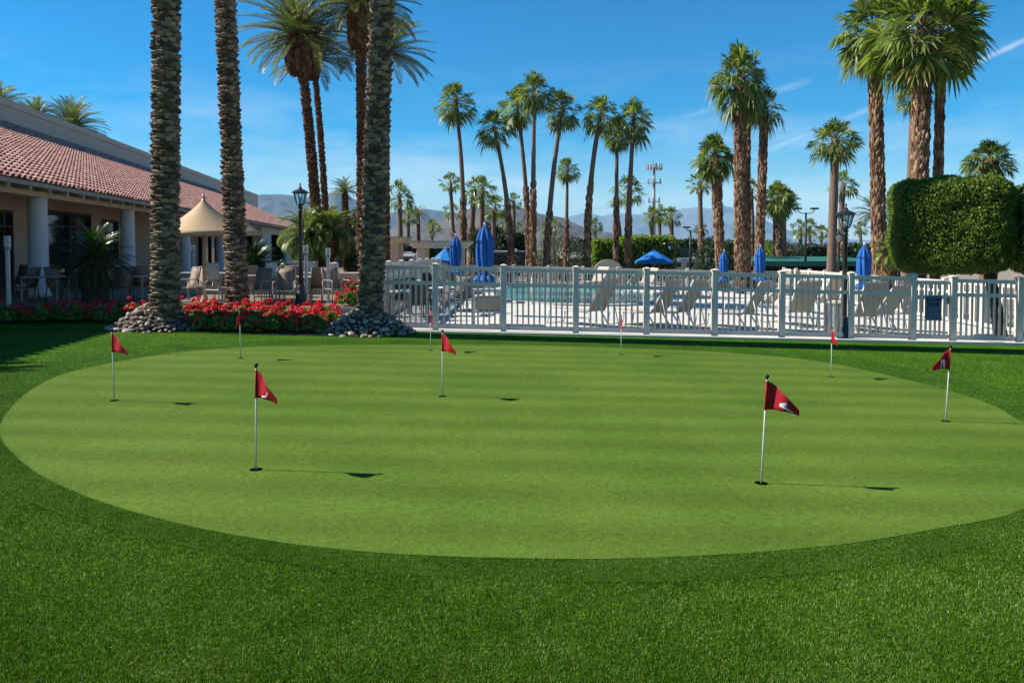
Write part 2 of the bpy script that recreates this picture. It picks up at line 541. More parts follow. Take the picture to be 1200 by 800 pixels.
def contrail(p0, p1, width, strength, fac):
    a, b_ = Vector(ray(*p0)).normalized(), Vector(ray(*p1)).normalized()
    nrm = a.cross(b_).normalized()
    mid = (a + b_).normalized()
    half = mid.dot(a)
    d = N(t, 'ShaderNodeVectorMath', operation='DOT_PRODUCT')
    d.inputs[1].default_value = nrm
    wob = N(t, 'ShaderNodeTexNoise', Scale=60.0, Detail=4)
    t.links.new(tc.outputs['Generated'], wob.inputs['Vector'])
    t.links.new(tc.outputs['Generated'], d.inputs[0])
    ab = N(t, 'ShaderNodeMath', operation='ABSOLUTE')
    t.links.new(d.outputs['Value'], ab.inputs[0])
    m1 = N(t, 'ShaderNodeMapRange', interpolation_type='SMOOTHSTEP')
    m1.inputs['From Min'].default_value, m1.inputs['From Max'].default_value = width, 0.0
    m1.inputs['To Max'].default_value = strength
    t.links.new(ab.outputs[0], m1.inputs['Value'])
    e = N(t, 'ShaderNodeVectorMath', operation='DOT_PRODUCT')
    e.inputs[1].default_value = mid
    t.links.new(tc.outputs['Generated'], e.inputs[0])
    m2 = N(t, 'ShaderNodeMapRange', interpolation_type='SMOOTHSTEP')
    m2.inputs['From Min'].default_value, m2.inputs['From Max'].default_value = half, half + (1 - half) * 0.5
    t.links.new(e.outputs['Value'], m2.inputs['Value'])
    q = N(t, 'ShaderNodeMath', operation='MULTIPLY')
    t.links.new(m1.outputs[0], q.inputs[0])
    t.links.new(m2.outputs[0], q.inputs[1])
    q2 = N(t, 'ShaderNodeMath', operation='MULTIPLY')
    t.links.new(q.outputs[0], q2.inputs[0])
    t.links.new(wob.outputs['Fac'], q2.inputs[1])
    mxm = N(t, 'ShaderNodeMath', operation='MAXIMUM')
    t.links.new(q2.outputs[0], mxm.inputs[0])
    t.links.new(fac, mxm.inputs[1])
    return mxm.outputs[0]


fac = contrail((870, 188), (1050, 116), 0.006, 0.5, fac)
fac = contrail((1120, 85), (1290, 5), 0.005, 0.6, fac)
fac = contrail((760, 150), (960, 92), 0.007, 0.25, fac)
mixc = N(t, 'ShaderNodeMix', data_type='RGBA')
t.links.new(fac, mixc.inputs[0])
t.links.new(hs.outputs['Color'], mixc.inputs[6])
mixc.inputs[7].default_value = (8.2, 8.5, 8.8, 1)
t.links.new(mixc.outputs[2], bg.inputs['Color'])
bg.inputs['Strength'].default_value = 0.065

sl = bpy.data.lights.new('sun', 'SUN')
sl.energy, sl.angle, sl.color = 5.0, R(0.53), (1.0, 0.94, 0.85)
so = link(bpy.data.objects.new('sun', sl))
d = Vector((math.cos(SUN_EL) * math.cos(SUN_AZ), math.cos(SUN_EL) * math.sin(SUN_AZ), -math.sin(SUN_EL)))
so.rotation_euler = d.to_track_quat('-Z', 'Y').to_euler()

cam = bpy.data.cameras.new('camera')
co = link(bpy.data.objects.new('camera', cam))
co.location, co.rotation_euler = (0, 0, HC), (PI / 2 - PITCH, 0, 0)
cam.sensor_width, cam.lens = 36, 36 * F / 1200
cam.shift_y = (CY - 400) / 1200
cam.clip_start, cam.clip_end = 0.05, 60000
SC.camera = co
SC.view_settings.view_transform = 'Standard'
SC.view_settings.look = 'None'
SC.view_settings.exposure = 1.08
SC.cycles.max_bounces = 6
SC.cycles.transparent_max_bounces = 8
SC.cycles.volume_bounces = 0

# ------------------------------------------------------------------ ground
def grid_ground(name, xs, ys, off, mt):
    vs = [(x, y, zg(x, y) + off) for y in ys for x in xs]
    n = len(xs)
    fs = [(j * n + i, j * n + i + 1, (j + 1) * n + i + 1, (j + 1) * n + i) for j in range(len(ys) - 1) for i in range(n - 1)]
    o = MB().add(vs, fs).build(name, mt)
    return meta(o, kind='structure')


grid_ground('desert_ground', [-30000, -60, -20, -9, 0, 14, 30, 60, 30000], [-3000, -20, -5, 0, 20, 45, 80, 300, 30000], -0.012, M['desert'])
grid_ground('lawn', [-40, -20, -9, 0, 14, 26], [-14, -5, 0, 20, 24], 0.0, M['lawn'])


def spline(pts, n=8):
    out, k = [], len(pts)
    for i in range(k):
        p0, p1, p2, p3 = (Vector(pts[(i + j - 1) % k][:2]) for j in range(4))
        for q in range(n):
            u = q / n
            out.append(0.5 * ((2 * p1) + (p2 - p0) * u + (2 * p0 - 5 * p1 + 4 * p2 - p3) * u * u + (3 * p1 - p0 - 3 * p2 + p3) * u ** 3))
    return out


outline_px = [(0, 500), (30, 545), (100, 582), (200, 612), (300, 632), (400, 645), (500, 652), (600, 655), (700, 656), (800, 653), (900, 647), (1000, 637), (1100, 620), (1200, 597)]
outline = [G(*p) for p in outline_px]
outline += [Vector((5.3, 7.0, 0)), Vector((6.15, 8.2, 0))]
outline += [G(*p) for p in [(1200, 495), (1160, 474), (1100, 455), (1000, 431), (930, 420), (860, 414), (740, 408), (620, 405), (480, 404.5), (322, 406), (211, 413), (100, 432), (40, 455)]]
GREEN = spline(outline, 10)
gc = sum(GREEN, Vector((0, 0))) / len(GREEN)


def sheet(name, poly, off, mt, kind='structure', zfun=zg):
    vs = [(p[0], p[1], zfun(p[0], p[1]) + off) for p in poly]
    o = MB().add(vs, [tuple(range(len(vs)))]).build(name, mt)
    return meta(o, kind=kind)


def offset_poly(poly, dfun):
    n, out = len(poly), []
    for i in range(n):
        tdir = (poly[(i + 1) % n] - poly[i - 1]).normalized()
        nrm = Vector((tdir.y, -tdir.x))
        if nrm.dot(poly[i] - gc) < 0:
            nrm = -nrm
        out.append(poly[i] + nrm * dfun(poly[i]))
    return out


COLLAR = offset_poly(GREEN, lambda p: 0.30 + 0.70 * min(1.0, max(0.0, (p.y - 6.5) / 4.0)) + 0.04 * math.sin(p.x))
sheet('collar', COLLAR, 0.004, M['collar'])
sheet('putting_green', GREEN, 0.008, M['green'])


def inside(poly, X, Y):
    px, py = np.array([p[0] for p in poly]), np.array([p[1] for p in poly])
    r = np.zeros(len(X), bool)
    j = len(px) - 1
    for i in range(len(px)):
        c = ((py[i] > Y) != (py[j] > Y)) & (X < (px[j] - px[i]) * (Y - py[i]) / (py[j] - py[i] + 1e-12) + px[i])
        r ^= c
        j = i
    return r


# grass blades on the lawn and, shorter, on the collar
def blades(name, n, ymin, ymax, hmin, hmax, wid, keep, lean=0.5):
    u = rng.random(n)
    Y = 1 / ((1 - u) / ymin + u / ymax)
    X = (rng.random(n) * 2 - 1) * (Y * 0.80 + 0.4)
    k = keep(X, Y)
    X, Y = X[k], Y[k]
    n = len(X)
    Z = -0.022 * np.clip(X, -9, 14) - 0.008 * Y
    sc = np.clip(Y / 5.0, 0.8, 1.6)
    h = rng.uniform(hmin, hmax, n) * (0.75 + 0.25 * sc)
    az = rng.uniform(0, 2 * PI, n)
    ln = np.abs(rng.normal(0, lean, n))
    tip = np.stack([np.cos(az) * np.sin(ln), np.sin(az) * np.sin(ln), np.cos(ln)], 1) * h[:, None]
    ba = rng.uniform(0, 2 * PI, n)
    ws = wid * sc
    bv = np.stack([np.cos(ba) * ws, np.sin(ba) * ws, np.zeros(n)], 1) * 0.5
    base = np.stack([X, Y, Z - 0.002], 1)
    V = np.stack([base - bv, base + bv, base + tip], 1)
    o = np_obj(name, np_mesh(name, V, M['blade']))
    return meta(o, kind='stuff')


blades('lawn_grass', 1300000, 2.2, 16.5, 0.012, 0.025, 0.0045, lambda X, Y: ~inside(COLLAR, X + rng.normal(0, .10, len(X)), Y + rng.normal(0, .10, len(X))), 0.55)
blades('collar_grass', 2200000, 3.8, 17.5, 0.010, 0.020, 0.0042, lambda X, Y: inside(COLLAR, X + rng.normal(0, .07, len(X)), Y + rng.normal(0, .07, len(X))) & ~inside(GREEN, X + rng.normal(0, .018, len(X)), Y + rng.normal(0, .018, len(X))), 0.55)


# ------------------------------------------------------------------ practice flags
def flag_cloth(droop, length, height, fold, flip):
    """pennant hanging from the pole: upper edge slopes down to the tip, cloth in soft folds"""
    mb = MB()
    nu, nv = 14, 8
    vs = []
    for i in range(nu + 1):
        u = i / nu
        for j in range(nv + 1):
            v = j / nv
            top = -droop * u ** 1.35
            bot = -height - 0.06 * height * math.sin(u * PI) * -1.0 - 0.10 * height * u ** 2
            z = top * (1 - v) + bot * v if top > bot else bot
            y = fold * math.sin(u * 7.5 + v * 0.9) * min(1, u * 4) * length
            vs.append((flip * u * length, y, z))
    fs = [(i * (nv + 1) + j, i * (nv + 1) + j + 1, (i + 1) * (nv + 1) + j + 1, (i + 1) * (nv + 1) + j) for i in range(nu) for j in range(nv)]
    return mb.add(vs, fs)


# px,py of the hole; py of the tip of the stick; tip column; flag reach in px, side; turn
FLAGS = [
    (300, 551, 427, 300, 27, 1, 0.15, 'red practice flag nearest the camera on the left half of the green, ball-topped white stick'),
    (892, 567, 440, 899, 33, 1, -0.10, 'red practice flag nearest the camera on the right half, white number on its folded cloth'),
    (1108, 494, 405, 1114, 19, -1, -0.35, 'red practice flag blown to the left, white number on its cloth'),
    (518.5, 465, 387, 518.5, 15, 1, 0.35, 'red practice flag standing alone in the middle of the green, second row of flags'),
    (134, 470, 386, 131, 22, 1, 0.1, 'red practice flag in front of the left heap of stones'),
    (974, 442, 384, 975, 6, 1, 1.1, 'furled red practice flag in front of the lamp post and pool fence'),
    (728, 416, 370, 728, 5.5, 1, 1.1, 'small furled red practice flag in front of the pool loungers, middle of the far edge'),
    (504.5, 411, 363, 505, 7, 1, 0.9, 'small furled red practice flag in front of the fence beside the right heap of stones'),
    (282, 420, 363, 281, 5.5, 1, 1.1, 'red practice flag standing directly in front of the red flower bed'),
]
for k, (bx, by, ty, tx, reach, side, turn, lab) in enumerate(FLAGS):
    b0 = G(bx, by)
    tp = P(tx, ty, b0.y)
    Hh = tp.z - b0.z
    lean = Vector((tp.x - b0.x, 0, Hh))
    e = empty('practice_flag', b0 + Vector((0, 0, 0.008)), 0, lab, 'golf flag', 'practice flags on the putting green')
    s1 = lean * 0.955
    MB().tube([(0, 0, -0.004), lean * .5, s1], 0.0072, 8).build('stick', M['white_metal'], e, True)
    f = MB()
    for q, (z0, z1) in enumerate(((0.955, 0.985),)):
        f.tube([lean * z0, lean * z1], 0.008, 10)
    f.build('stick_ferrule', M['black_rubber'], e, True)
    kn = MB().lathe([(0.004, -0.016), (0.014, -0.012), (0.019, 0), (0.016, 0.010), (0.006, 0.015)], 12, lean * 1.0 - Vector((0, 0, 0.012)))
    kn.build('knob', M['black_rubber'], e, True)
    ppm = F / b0.y
    L = 1.08 * reach / ppm / max(0.45, math.cos(turn + 0.45))
    hf = 0.27 * Hh
    c = flag_cloth(hf * 0.92, L, hf, 0.055 if k != 1 else 0.085, side)
    fo = c.build('pennant', M['flag_red'], e, True, loc=lean * 0.945)
    fo.rotation_euler = (0, lean.x / Hh, -(turn + 0.45) if side > 0 else (turn + 0.45))
    sd = fo.modifiers.new('cloth', 'SOLIDIFY')
    sd.thickness, sd.offset = 0.0016, 0
    sl_ = MB().tube([lean * 0.945, lean * 0.675], 0.0088, 8).build('sleeve', M['flag_red'], e, True)
    # number sewn on the cloth
    if k in (0, 1, 2, 6):
        mk = MB()
        if k == 1:
            segs = [((0.42, 0.76), (0.70, 0.68)), ((0.42, 0.76), (0.80, 0.95))]
            wd = 0.06
        elif k == 2:
            segs = [((0.42, 0.52), (0.42, 0.96))]
            wd = 0.12
        else:
            segs = [((0.50, 0.58), (0.64, 0.72)), ((0.64, 0.72), (0.60, 0.86)), ((0.60, 0.86), (0.32, 0.90))]
            wd = 0.026
        for (a, b_) in segs:
            q = 8
            vs = []
            dx, dz = (b_[0] - a[0]) * L, (b_[1] - a[1]) * hf
            ln = math.hypot(dx, dz)
            ox, oz = -dz / ln * wd * hf, dx / ln * wd * hf
            for i in range(q + 1):
                uu, vv = a[0] + (b_[0] - a[0]) * i / q, a[1] + (b_[1] - a[1]) * i / q
                for sg in (-1, 1):
                    u2, z2 = uu + sg * ox / L, -vv * hf + sg * oz
                    y = (0.055 if k != 1 else 0.085) * math.sin(u2 * 7.5 + vv * 0.9) * min(1, u2 * 4) * L
                    vs.append((side * u2 * L, y - 0.0032, z2))
            mk.add(vs, [(2 * i, 2 * i + 1, 2 * i + 3, 2 * i + 2) for i in range(q)])
        mk.build('number', M['marking_white'] if k != 0 else M['flag_mark'] if 'flag_mark' in M else M['marking_white'], fo)
    # the hole: a dark recess painted as a flat disc, its shade in the colour
    cup = MB()
    n = 24
    vs = []
    for (rr, zz) in ((0.054, 0.0015), (0.0, 0.0012)):
        for q in range(n):
            a = 2 * PI * q / n
            vs.append((rr * math.cos(a), rr * math.sin(a), zz - 0.022 * rr * math.cos(a)))
    cup.add(vs, [(q, (q + 1) % n, (q + 1) % n + n, q + n) for q in range(n)])
    cup.build('hole_disc', M['cup_shade'], e)


# ------------------------------------------------------------------ palms
def fan_crown(name, seed, nf=58, ns=13, dead=8, lo=-60, wf=0.78):
    r = np.random.default_rng(seed)
    tris, dd = [], []
    rach = MB()
    for i in range(nf + dead):
        isd = i >= nf
        if isd:
            el = R(r.uniform(-84, -60))
            az = r.uniform(0, 2 * PI)
        else:
            fq = (i + 0.5) / nf
            el = R(88 - (88 - lo) * fq ** 0.95 + r.normal(0, 9))
            az = i * 2.39996 + r.normal(0, 0.3)
        young = max(0.0, math.sin(el))
        Lp = (0.60 - 0.12 * young) * r.uniform(0.72, 1.18) * (0.75 if isd else 1)
        Lb = 0.50 * r.uniform(0.78, 1.12) * (1 - 0.15 * young)
        h = np.array([math.cos(az), math.sin(az), 0.0])
        d0 = h * math.cos(el) + np.array([0, 0, math.sin(el)])
        dr = 0.20 * math.cos(el)
        hub = d0 * Lp - np.array([0, 0, dr * Lp])
        a = unit(d0 - np.array([0, 0, dr * 1.6]))
        s = unit(np.cross(a, [0, 0, 1.0])) if abs(a[2]) < 0.98 else np.array([-math.sin(az), math.cos(az), 0])
        nn = np.cross(s, a)
        rach.mi = 1 if isd else 0
        rach.tube([(0, 0, 0), tuple(d0 * Lp * 0.6 - np.array([0, 0, dr * Lp * .36])), tuple(hub)], [0.014, 0.009, 0.006], 4, False)
        span = R(112 if not isd else 35) * r.uniform(0.75, 1.1)
        droop = (0.14 + 0.16 * (1 - young)) * r.uniform(0.4, 1.6)
        twist = r.normal(0, 0.5)
        tilt = r.normal(0.10, 0.25)
        a2 = unit(a * math.cos(tilt) + nn * math.sin(tilt))
        s2 = s * math.cos(twist) + nn * math.sin(twist)
        n2 = np.cross(s2, a2)
        cup = r.uniform(0.05, 0.35)
        for q in range(ns):
            th = -span + 2 * span * (q + 0.5) / ns + r.normal(0, 0.04)
            dq = unit(a2 * math.cos(th) + s2 * math.sin(th) + n2 * (cup * abs(math.sin(th)) + r.normal(0, 0.06)))
            Lq = Lb * (1 - 0.34 * (th / span) ** 2) * r.uniform(0.85, 1.12)
            wq = Lq * 0.56 * math.tan(span / ns) * wf
            pq = unit(np.cross(dq, n2)) + n2 * r.normal(0, 0.35)
            mid = hub + dq * Lq * 0.58 - np.array([0, 0, droop * 0.06 * Lq])
            tip = hub + dq * Lq * 0.98 - np.array([0, 0, droop * Lq * r.uniform(0.6, 1.7)])
            (dd if isd else tris).append([hub, mid - pq * wq, tip, mid + pq * wq])
    T = np.array(tris + dd)
    idx = np.array([0] * len(tris) + [1] * len(dd))
    return np_mesh(name, T, [M['fan_leaf'], M['fan_dead']], idx), rach


def rach_mesh(rach, name, mats):
    me = bpy.data.meshes.new(name)
    me.from_pydata(rach.v, [], rach.f)
    for x in mats:
        me.materials.append(x)
    me.polygons.foreach_set('material_index', rach.m)
    return me


def date_crown(name, seed, nf=58, nl=46, lo=-30, leaf='date_leaf', lw=0.011, ll=0.19, curve=0.55, stiff=1.0, top=84):
    r = np.random.default_rng(seed)
    Q = []
    rach = MB()
    for i in range(nf):
        fq = (i + 0.5) / nf
        el = R(top - (top - lo) * fq ** 0.9 + r.normal(0, 5))
        az = i * 2.39996 + r.normal(0, 0.2)
        L = r.uniform(0.88, 1.08)
        h = np.array([math.cos(az), math.sin(az), 0.0])
        sd = np.array([-math.sin(az), math.cos(az), 0.0])
        bend = curve * r.uniform(0.75, 1.3)
        ts = np.linspace(0, 1, 12)
        els = el - bend * ts ** 1.6 * 1.7
        seg = np.stack([np.cos(els)[:, None] * h + np.sin(els)[:, None] * np.array([0, 0, 1.0])], 0)[0] * (L / 11)
        pts = np.concatenate([[np.zeros(3)], np.cumsum(seg[:-1], 0)], 0)
        rach.mi = 0
        rach.tube([tuple(p) for p in pts[::2]] + [tuple(pts[-1])], list(np.linspace(0.012, 0.003, 7)), 4, False)
        tt = np.linspace(0.14, 0.99, nl)
        pos = np.stack([np.interp(tt, ts, pts[:, k]) for k in range(3)], 1)
        ee = np.interp(tt, ts, els)
        tan = np.cos(ee)[:, None] * h + np.sin(ee)[:, None] * np.array([0, 0, 1.0])
        up = np.cross(sd, tan) * -1
        up = np.where((up @ np.array([0, 0, 1.0]))[:, None] < 0, -up, up)
        prof = np.sin(np.clip(tt, 0, 1) ** 0.7 * PI * 0.93 + 0.14) ** 0.6
        for sg in (-1, 1):
            dq = unit(tan * (0.62 + 0.5 * tt[:, None]) + sg * sd * 0.85 + up * (0.42 * stiff) + r.normal(0, 0.10, (nl, 3)))
            ln = (ll * prof * r.uniform(0.85, 1.15, nl))[:, None]
            wv = unit(np.cross(dq, up)) * lw
            V = np.empty((nl, 4, 3))
            V[:, 0] = pos
            V[:, 1] = pos + dq * ln * 0.4 + wv
            V[:, 2] = pos + dq * ln - np.array([0, 0, 1.0]) * ln * 0.10 / stiff
            V[:, 3] = pos + dq * ln * 0.4 - wv
            Q.append(V)
    return np_mesh(name, np.concatenate(Q, 0), M[leaf]), rach


CROWN = {}
for k in range(4):
    me, rc = fan_crown('fan_fronds', 40 + k, (58, 44, 68, 52)[k], 13, (8, 4, 15, 11)[k], (-60, -46, -70, -55)[k])
    CROWN['fan', k] = (me, rach_mesh(rc, 'petiole', [M['rachis'], M['fan_dead']]))
for k in range(2):
    me, rc = fan_crown('fan_fronds', 60 + k, 70, 18, 12, -64, 1.0)
    CROWN['fanbig', k] = (me, rach_mesh(rc, 'petiole', [M['rachis'], M['fan_dead']]))
for k in range(3):
    me, rc = fan_crown('fan_fronds', 80 + k, 28, 9, 3, -48)
    CROWN['fanfar', k] = (me, rach_mesh(rc, 'petiole', [M['rachis'], M['fan_dead']]))
for k in range(2):
    me, rc = date_crown('date_fronds', 20 + k, 82, 72, -24, 'date_leaf', 0.0042, 0.19, 0.50)
    CROWN['date', k] = (me, rach_mesh(rc, 'midrib', [M['rachis']]))
me, rc = date_crown('date_fronds', 31, 40, 34, -22, 'date_leaf', 0.009, 0.17)
CROWN['datefar', 0] = (me, rach_mesh(rc, 'midrib', [M['rachis']]))
me, rc = date_crown('pygmy_fronds', 32, 52, 44, -48, 'pygmy_leaf', 0.012, 0.20, 0.95, 0.6)
CROWN['pygmy', 0] = (me, rach_mesh(rc, 'midrib', [M['rachis']]))
me, rc = date_crown('sago_fronds', 33, 80, 46, -48, 'sago_leaf', 0.012, 0.14, 0.55, 1.6)
CROWN['sago', 0] = (me, rach_mesh(rc, 'midrib', [M['rachis']]))


def boots(path, rad, h0, h1, step, per, prot, size, mats_, r, zig=0.25, thick=0.6, jit=0.2, drop=0.0, low_=0.5):
    """stubs of old leaf bases all round a trunk; path(h)->centre, rad(h)->radius"""
    vs, hs = [], []
    h, row = h0, 0
    while h < h1:
        for k in range(per):
            if r.random() < drop:
                continue
            a = 2 * PI * (k + 0.5 * (row % 2)) / per + r.normal(0, jit * 0.5 / per * 2)
            hh = h + r.normal(0, jit * step)
            c, R_ = path(min(max(hh, 0), h1)), rad(hh)
            n_ = np.array([math.cos(a), math.sin(a), 0.0])
            t_ = np.array([-math.sin(a), math.cos(a), 0.0])
            u_ = np.array([0, 0, 1.0])
            wd = 2 * PI * R_ / per * size * r.uniform(0.8, 1.15) * 0.5
            ht = step * thick * r.uniform(0.8, 1.3)
            pr = prot * r.uniform(0.5, 1.35)
            c = np.array(c)
            s = n_ * (R_ * 0.94)
            lo_ = c + n_ * (R_ * 0.97 + pr * low_) - u_ * ht
            tw = r.normal(0, .12) * ht
            q = [lo_ - t_ * wd * .62 - u_ * tw, lo_ + t_ * wd * .62 + u_ * tw,
                 c + n_ * (R_ * .96) - t_ * wd + u_ * ht * .4, c + n_ * (R_ * .96) + t_ * wd + u_ * ht * .4,
                 c + n_ * (R_ + pr) - t_ * wd * .66 + u_ * (ht * .15 - tw), c + n_ * (R_ + pr) + t_ * wd * .66 + u_ * (ht * .15 + tw),
                 c + n_ * (R_ + pr * 0.85) + u_ * (ht * (.15 + zig)),
                 c + s - t_ * wd * .6 - u_ * ht * .8, c + s + t_ * wd * .6 - u_ * ht * .8]
            hs.append(q)
        h += step
        row += 1
    if not hs:
        return None
    Vv = np.array(hs)
    n = len(Vv)
    fl = [(0, 1, 5, 4), (4, 5, 6), (2, 4, 6), (3, 6, 5), (2, 6, 3), (0, 4, 2, 7), (1, 8, 3, 5), (7, 8, 1, 0)]
    me = bpy.data.meshes.new('leaf_bases')
    faces = [tuple(i * 9 + x for x in f) for i in range(n) for f in fl]
    me.from_pydata(Vv.reshape(-1, 3).tolist(), [], faces)
    me.materials.append(mats_)
    return me


def make_trunk(parent, top, r0, r1, bend, kind, seed, flare=1.25, near=False, vis0=0.0):
    """tapered, slightly bowed trunk from (0,0,0) to top with its leaf-base stubs"""
    r = np.random.default_rng(seed)
    top = Vector(top)
    Hh = top.z
    bx = Vector((bend, bend * r.normal(0, .3), 0))

    def path(h):
        u = h / Hh
        return tuple(top * u + bx * (4 * u * (1 - u)) + Vector((0, 0, 0)))

    def rad(h):
        u = min(max(h / Hh, 0), 1)
        return (r0 + (r1 - r0) * u) * (1 + (flare - 1) * math.exp(-h / max(0.5, 2.2 * r0)))

    n = 26 if near else 18
    seg = int(min(60, max(14, Hh / 0.35)))
    mb = MB()
    mb.tube([path(Hh * i / seg) for i in range(seg + 1)], [rad(Hh * i / seg) * (1 + 0.03 * r.normal()) for i in range(seg + 1)], n)
    core = {'date': 'bark_date', 'red': 'bark_red', 'tan': 'bark_fan', 'smooth': 'bark_fan', 'half': 'bark_fan'}[kind]
    to = mb.build('trunk', M[core], parent, True)
    bm_ = None
    if kind == 'date':
        bm_ = boots(path, rad, 0.05, Hh * 0.985, 0.092, 10, 0.064, 1.22, M['boot_date'], r, 0.35, 0.64, 0.34, 0.02, 0.22)
    elif kind == 'red':
        bm_ = boots(path, rad, 0.1, Hh * 0.97, 0.12, 10, 0.055, 1.0, M['boot_red'], r, 0.35, 0.62, 0.3)
    elif kind == 'tan':
        bm_ = boots(path, rad, 0.2, Hh * 0.98, 0.125, 10, 0.065, 0.8, M['boot_tan'], r, 1.1, 0.95, 0.45, 0.12)
    elif kind == 'half':
        bm_ = boots(path, rad, 0.2, Hh * r.uniform(0.42, 0.6), 0.2, 6, 0.07, 0.9, M['boot_tan'], r, 1.0, 0.85, 0.4, 0.25)
    if bm_:
        np_obj('leaf_bases', bm_, to)
    return to


def add_crown(parent, loc, ckind, var, rad, zs, rz, tiltx=0.0):
    me, rm = CROWN[ckind, var]
    c = np_obj('crown', me, parent, loc)
    c.scale = (rad, rad, rad * zs)
    c.rotation_euler = (tiltx, 0, rz)
    np_obj('midrib' if ckind in ('date', 'datefar', 'pygmy', 'sago') else 'petiole', rm, c)
    return c


def palm(label, group, pxb, pxt, pyt, Y, wb, wt, rpx, ckind, var, tkind, zs=1.0, bend=0.0, seed=0, name='fan_palm', pyb=None, cat='palm tree', ball=None):
    b0 = GX(pxb, Y)
    top = P(pxt, pyt, Y) - b0
    e = empty(name, b0, 0, label, cat, group)
    near = Y < 32
    pr_ = {'tan': .075, 'red': .05, 'half': .04, 'date': .06}.get(tkind, 0)
    make_trunk(e, top, max(.07, wb * Y / F / 2 - pr_), max(.06, wt * Y / F / 2 - pr_ * .8), bend, tkind, 500 + seed, 1.2, near)
    rr = np.random.default_rng(900 + seed)
    add_crown(e, top, ckind, var, rpx * Y / F, zs, rr.uniform(0, 6.28), rr.normal(0, 0.11))
    if ball:
        hb, rb = ball
        r1 = rb * Y / F
        h1 = hb * Y / F
        mb = MB()
        prof = [(wt * Y / F * .5, -h1), (r1 * 0.8, -h1 * 0.92), (r1, -h1 * .7), (r1 * 0.98, -h1 * .4), (r1 * .78, -h1 * .05), (r1 * .4, h1 * .15)]
        mb.lathe(prof, 16, tuple(top))
        bo = mb.build('crown_shaft', M['bark_red'], e, True)
        zt = top.z

        def pth(h):
            return (top.x, top.y, zt - h1 + h)

        def rd(h):
            zz = -h1 + h
            for (ra, za), (rb_, zb_) in zip(prof, prof[1:]):
                if za <= zz <= zb_:
                    return ra + (rb_ - ra) * (zz - za) / (zb_ - za)
            return prof[-1][0]
        bm_ = boots(pth, rd, h1 * .06, h1 * 1.1, 0.14, 11, 0.10, 1.0, M['boot_red'], np.random.default_rng(seed), 1.3, 0.95, 0.3)
        np_obj('leaf_bases', bm_, bo)
    return e


# big date palms close by (their crowns are above the picture)
for (pxb, pyb, pxt, Y, wb, wt, hgt, lab, sd) in (
        (192, 370, 199, 16.95, 33, 30, 24.5, 'thick date palm trunk rising from the left heap of stones', 1),
        (278, 360, 268, 19.6, 25, 22, 24.5, 'date palm trunk rising behind the red flowers beside the tan canopy', 2),
        (432, 370, 449, 17.2, 31, 26, 22.5, 'leaning date palm trunk rising from the right heap of stones by the fence', 3)):
    b0 = GX(pxb, Y)
    if sd == 2:
        b0.z = 0.05
    px_top = pxb + (pxt - pxb) / 370.0 * (hgt / Y * F)
    top = Vector((ray(px_top, HZ).x * Y - b0.x, 0, hgt))
    e = empty('date_palm', b0, 0, lab, 'palm tree', 'tall date palms beside the flower bed')
    make_trunk(e, top, wb * Y / F / 2 * 0.84, (wb + (wt - wb) * hgt * F / Y / 370 * .6) * Y / F / 2 * 0.84, 0.0, 'date', sd, 1.12, True)
    add_crown(e, top, 'date', sd % 2, 3.6, 0.95, sd * 1.3)
# a date palm just outside the left edge: its shade lies on the lawn
e = empty('date_palm', (-15.3, 11.5, zg(-15.3, 11.5)), 0, 'short date palm beyond the left edge of the lawn, throwing a fringed shadow', 'palm tree')
make_trunk(e, (0, 0, 5.6), 0.30, 0.27, 0, 'date', 9, 1.2, False)
add_crown(e, (0, 0, 5.6), 'date', 1, 1.4, 0.9, 0.4)

MG = 'date palms behind the patio'
palm('date palm leaning left with a fat brown crown shaft above the lamp post', MG, 376, 350, 42, 31, 14, 11, 76, 'date', 0, 'red', 0.9, 0.10, 11, 'date_palm', ball=(46, 13))
palm('thinner date palm leaning left, close behind the one with a fat crown shaft', MG, 384, 367, 68, 36, 9, 7, 60, 'date', 1, 'red', 0.8, 0.12, 12, 'date_palm', ball=(24, 6.5))
palm('date palm with a long orange-brown crown shaft directly left of the leaning foreground trunk', MG, 423, 422, 6, 30, 14, 12, 78, 'date', 0, 'red', 0.9, 0.05, 13, 'date_palm', ball=(52, 13))
palm('date palm half hidden behind the leaning foreground trunk, fronds showing on both sides', MG, 451, 450, 62, 36, 13, 12, 64, 'date', 1, 'red', 0.75, 0.0, 14, 'date_palm')

CG = 'tall slender fan palms beyond the pool'
palm('tall slender fan palm left of its row, its round crown standing clear of all others', CG, 541, 534, 119, 48, 9, 5, 28, 'fan', 0, 'half', 1.12, 0.25, 21)
palm('fan palm leaning left, lowest crown of the tall row, behind the larger closed blue parasol', CG, 599, 579, 150, 48, 9, 5, 26, 'fan', 1, 'half', 1.15, 0.3, 22)
palm('fan palm partly hidden by the tallest crown, leaning left of it', CG, 620, 606, 124, 50, 8, 5, 25, 'fan', 2, 'half', 1.2, 0.2, 23)
palm('tallest fan palm of the middle row, straight trunk with a swollen knot', CG, 624, 626, 106, 47, 9, 5, 27, 'fan', 3, 'half', 1.12, 0.0, 24)
palm('fan palm leaning right beside the tallest of the middle row', CG, 640, 659, 128, 48, 9, 5.5, 26, 'fan', 0, 'half', 1.2, -0.2, 25)
palm('fan palm leaning right with a shaggy crown, before the bright hedge end', CG, 689, 704, 134, 48, 9.5, 6, 27, 'fan', 1, 'half', 1.15, -0.3, 26)
palm('fan palm with yellowing lower fronds between two taller crowns above the bright hedge', CG, 722, 723, 156, 50, 7.5, 5, 21, 'fan', 2, 'half', 1.1, 0.0, 27)
palm('fan palm right of the middle row, straight above the round-topped panel', CG, 736, 743, 140, 48, 9, 5.5, 27, 'fan', 3, 'half', 1.25, -0.1, 28)
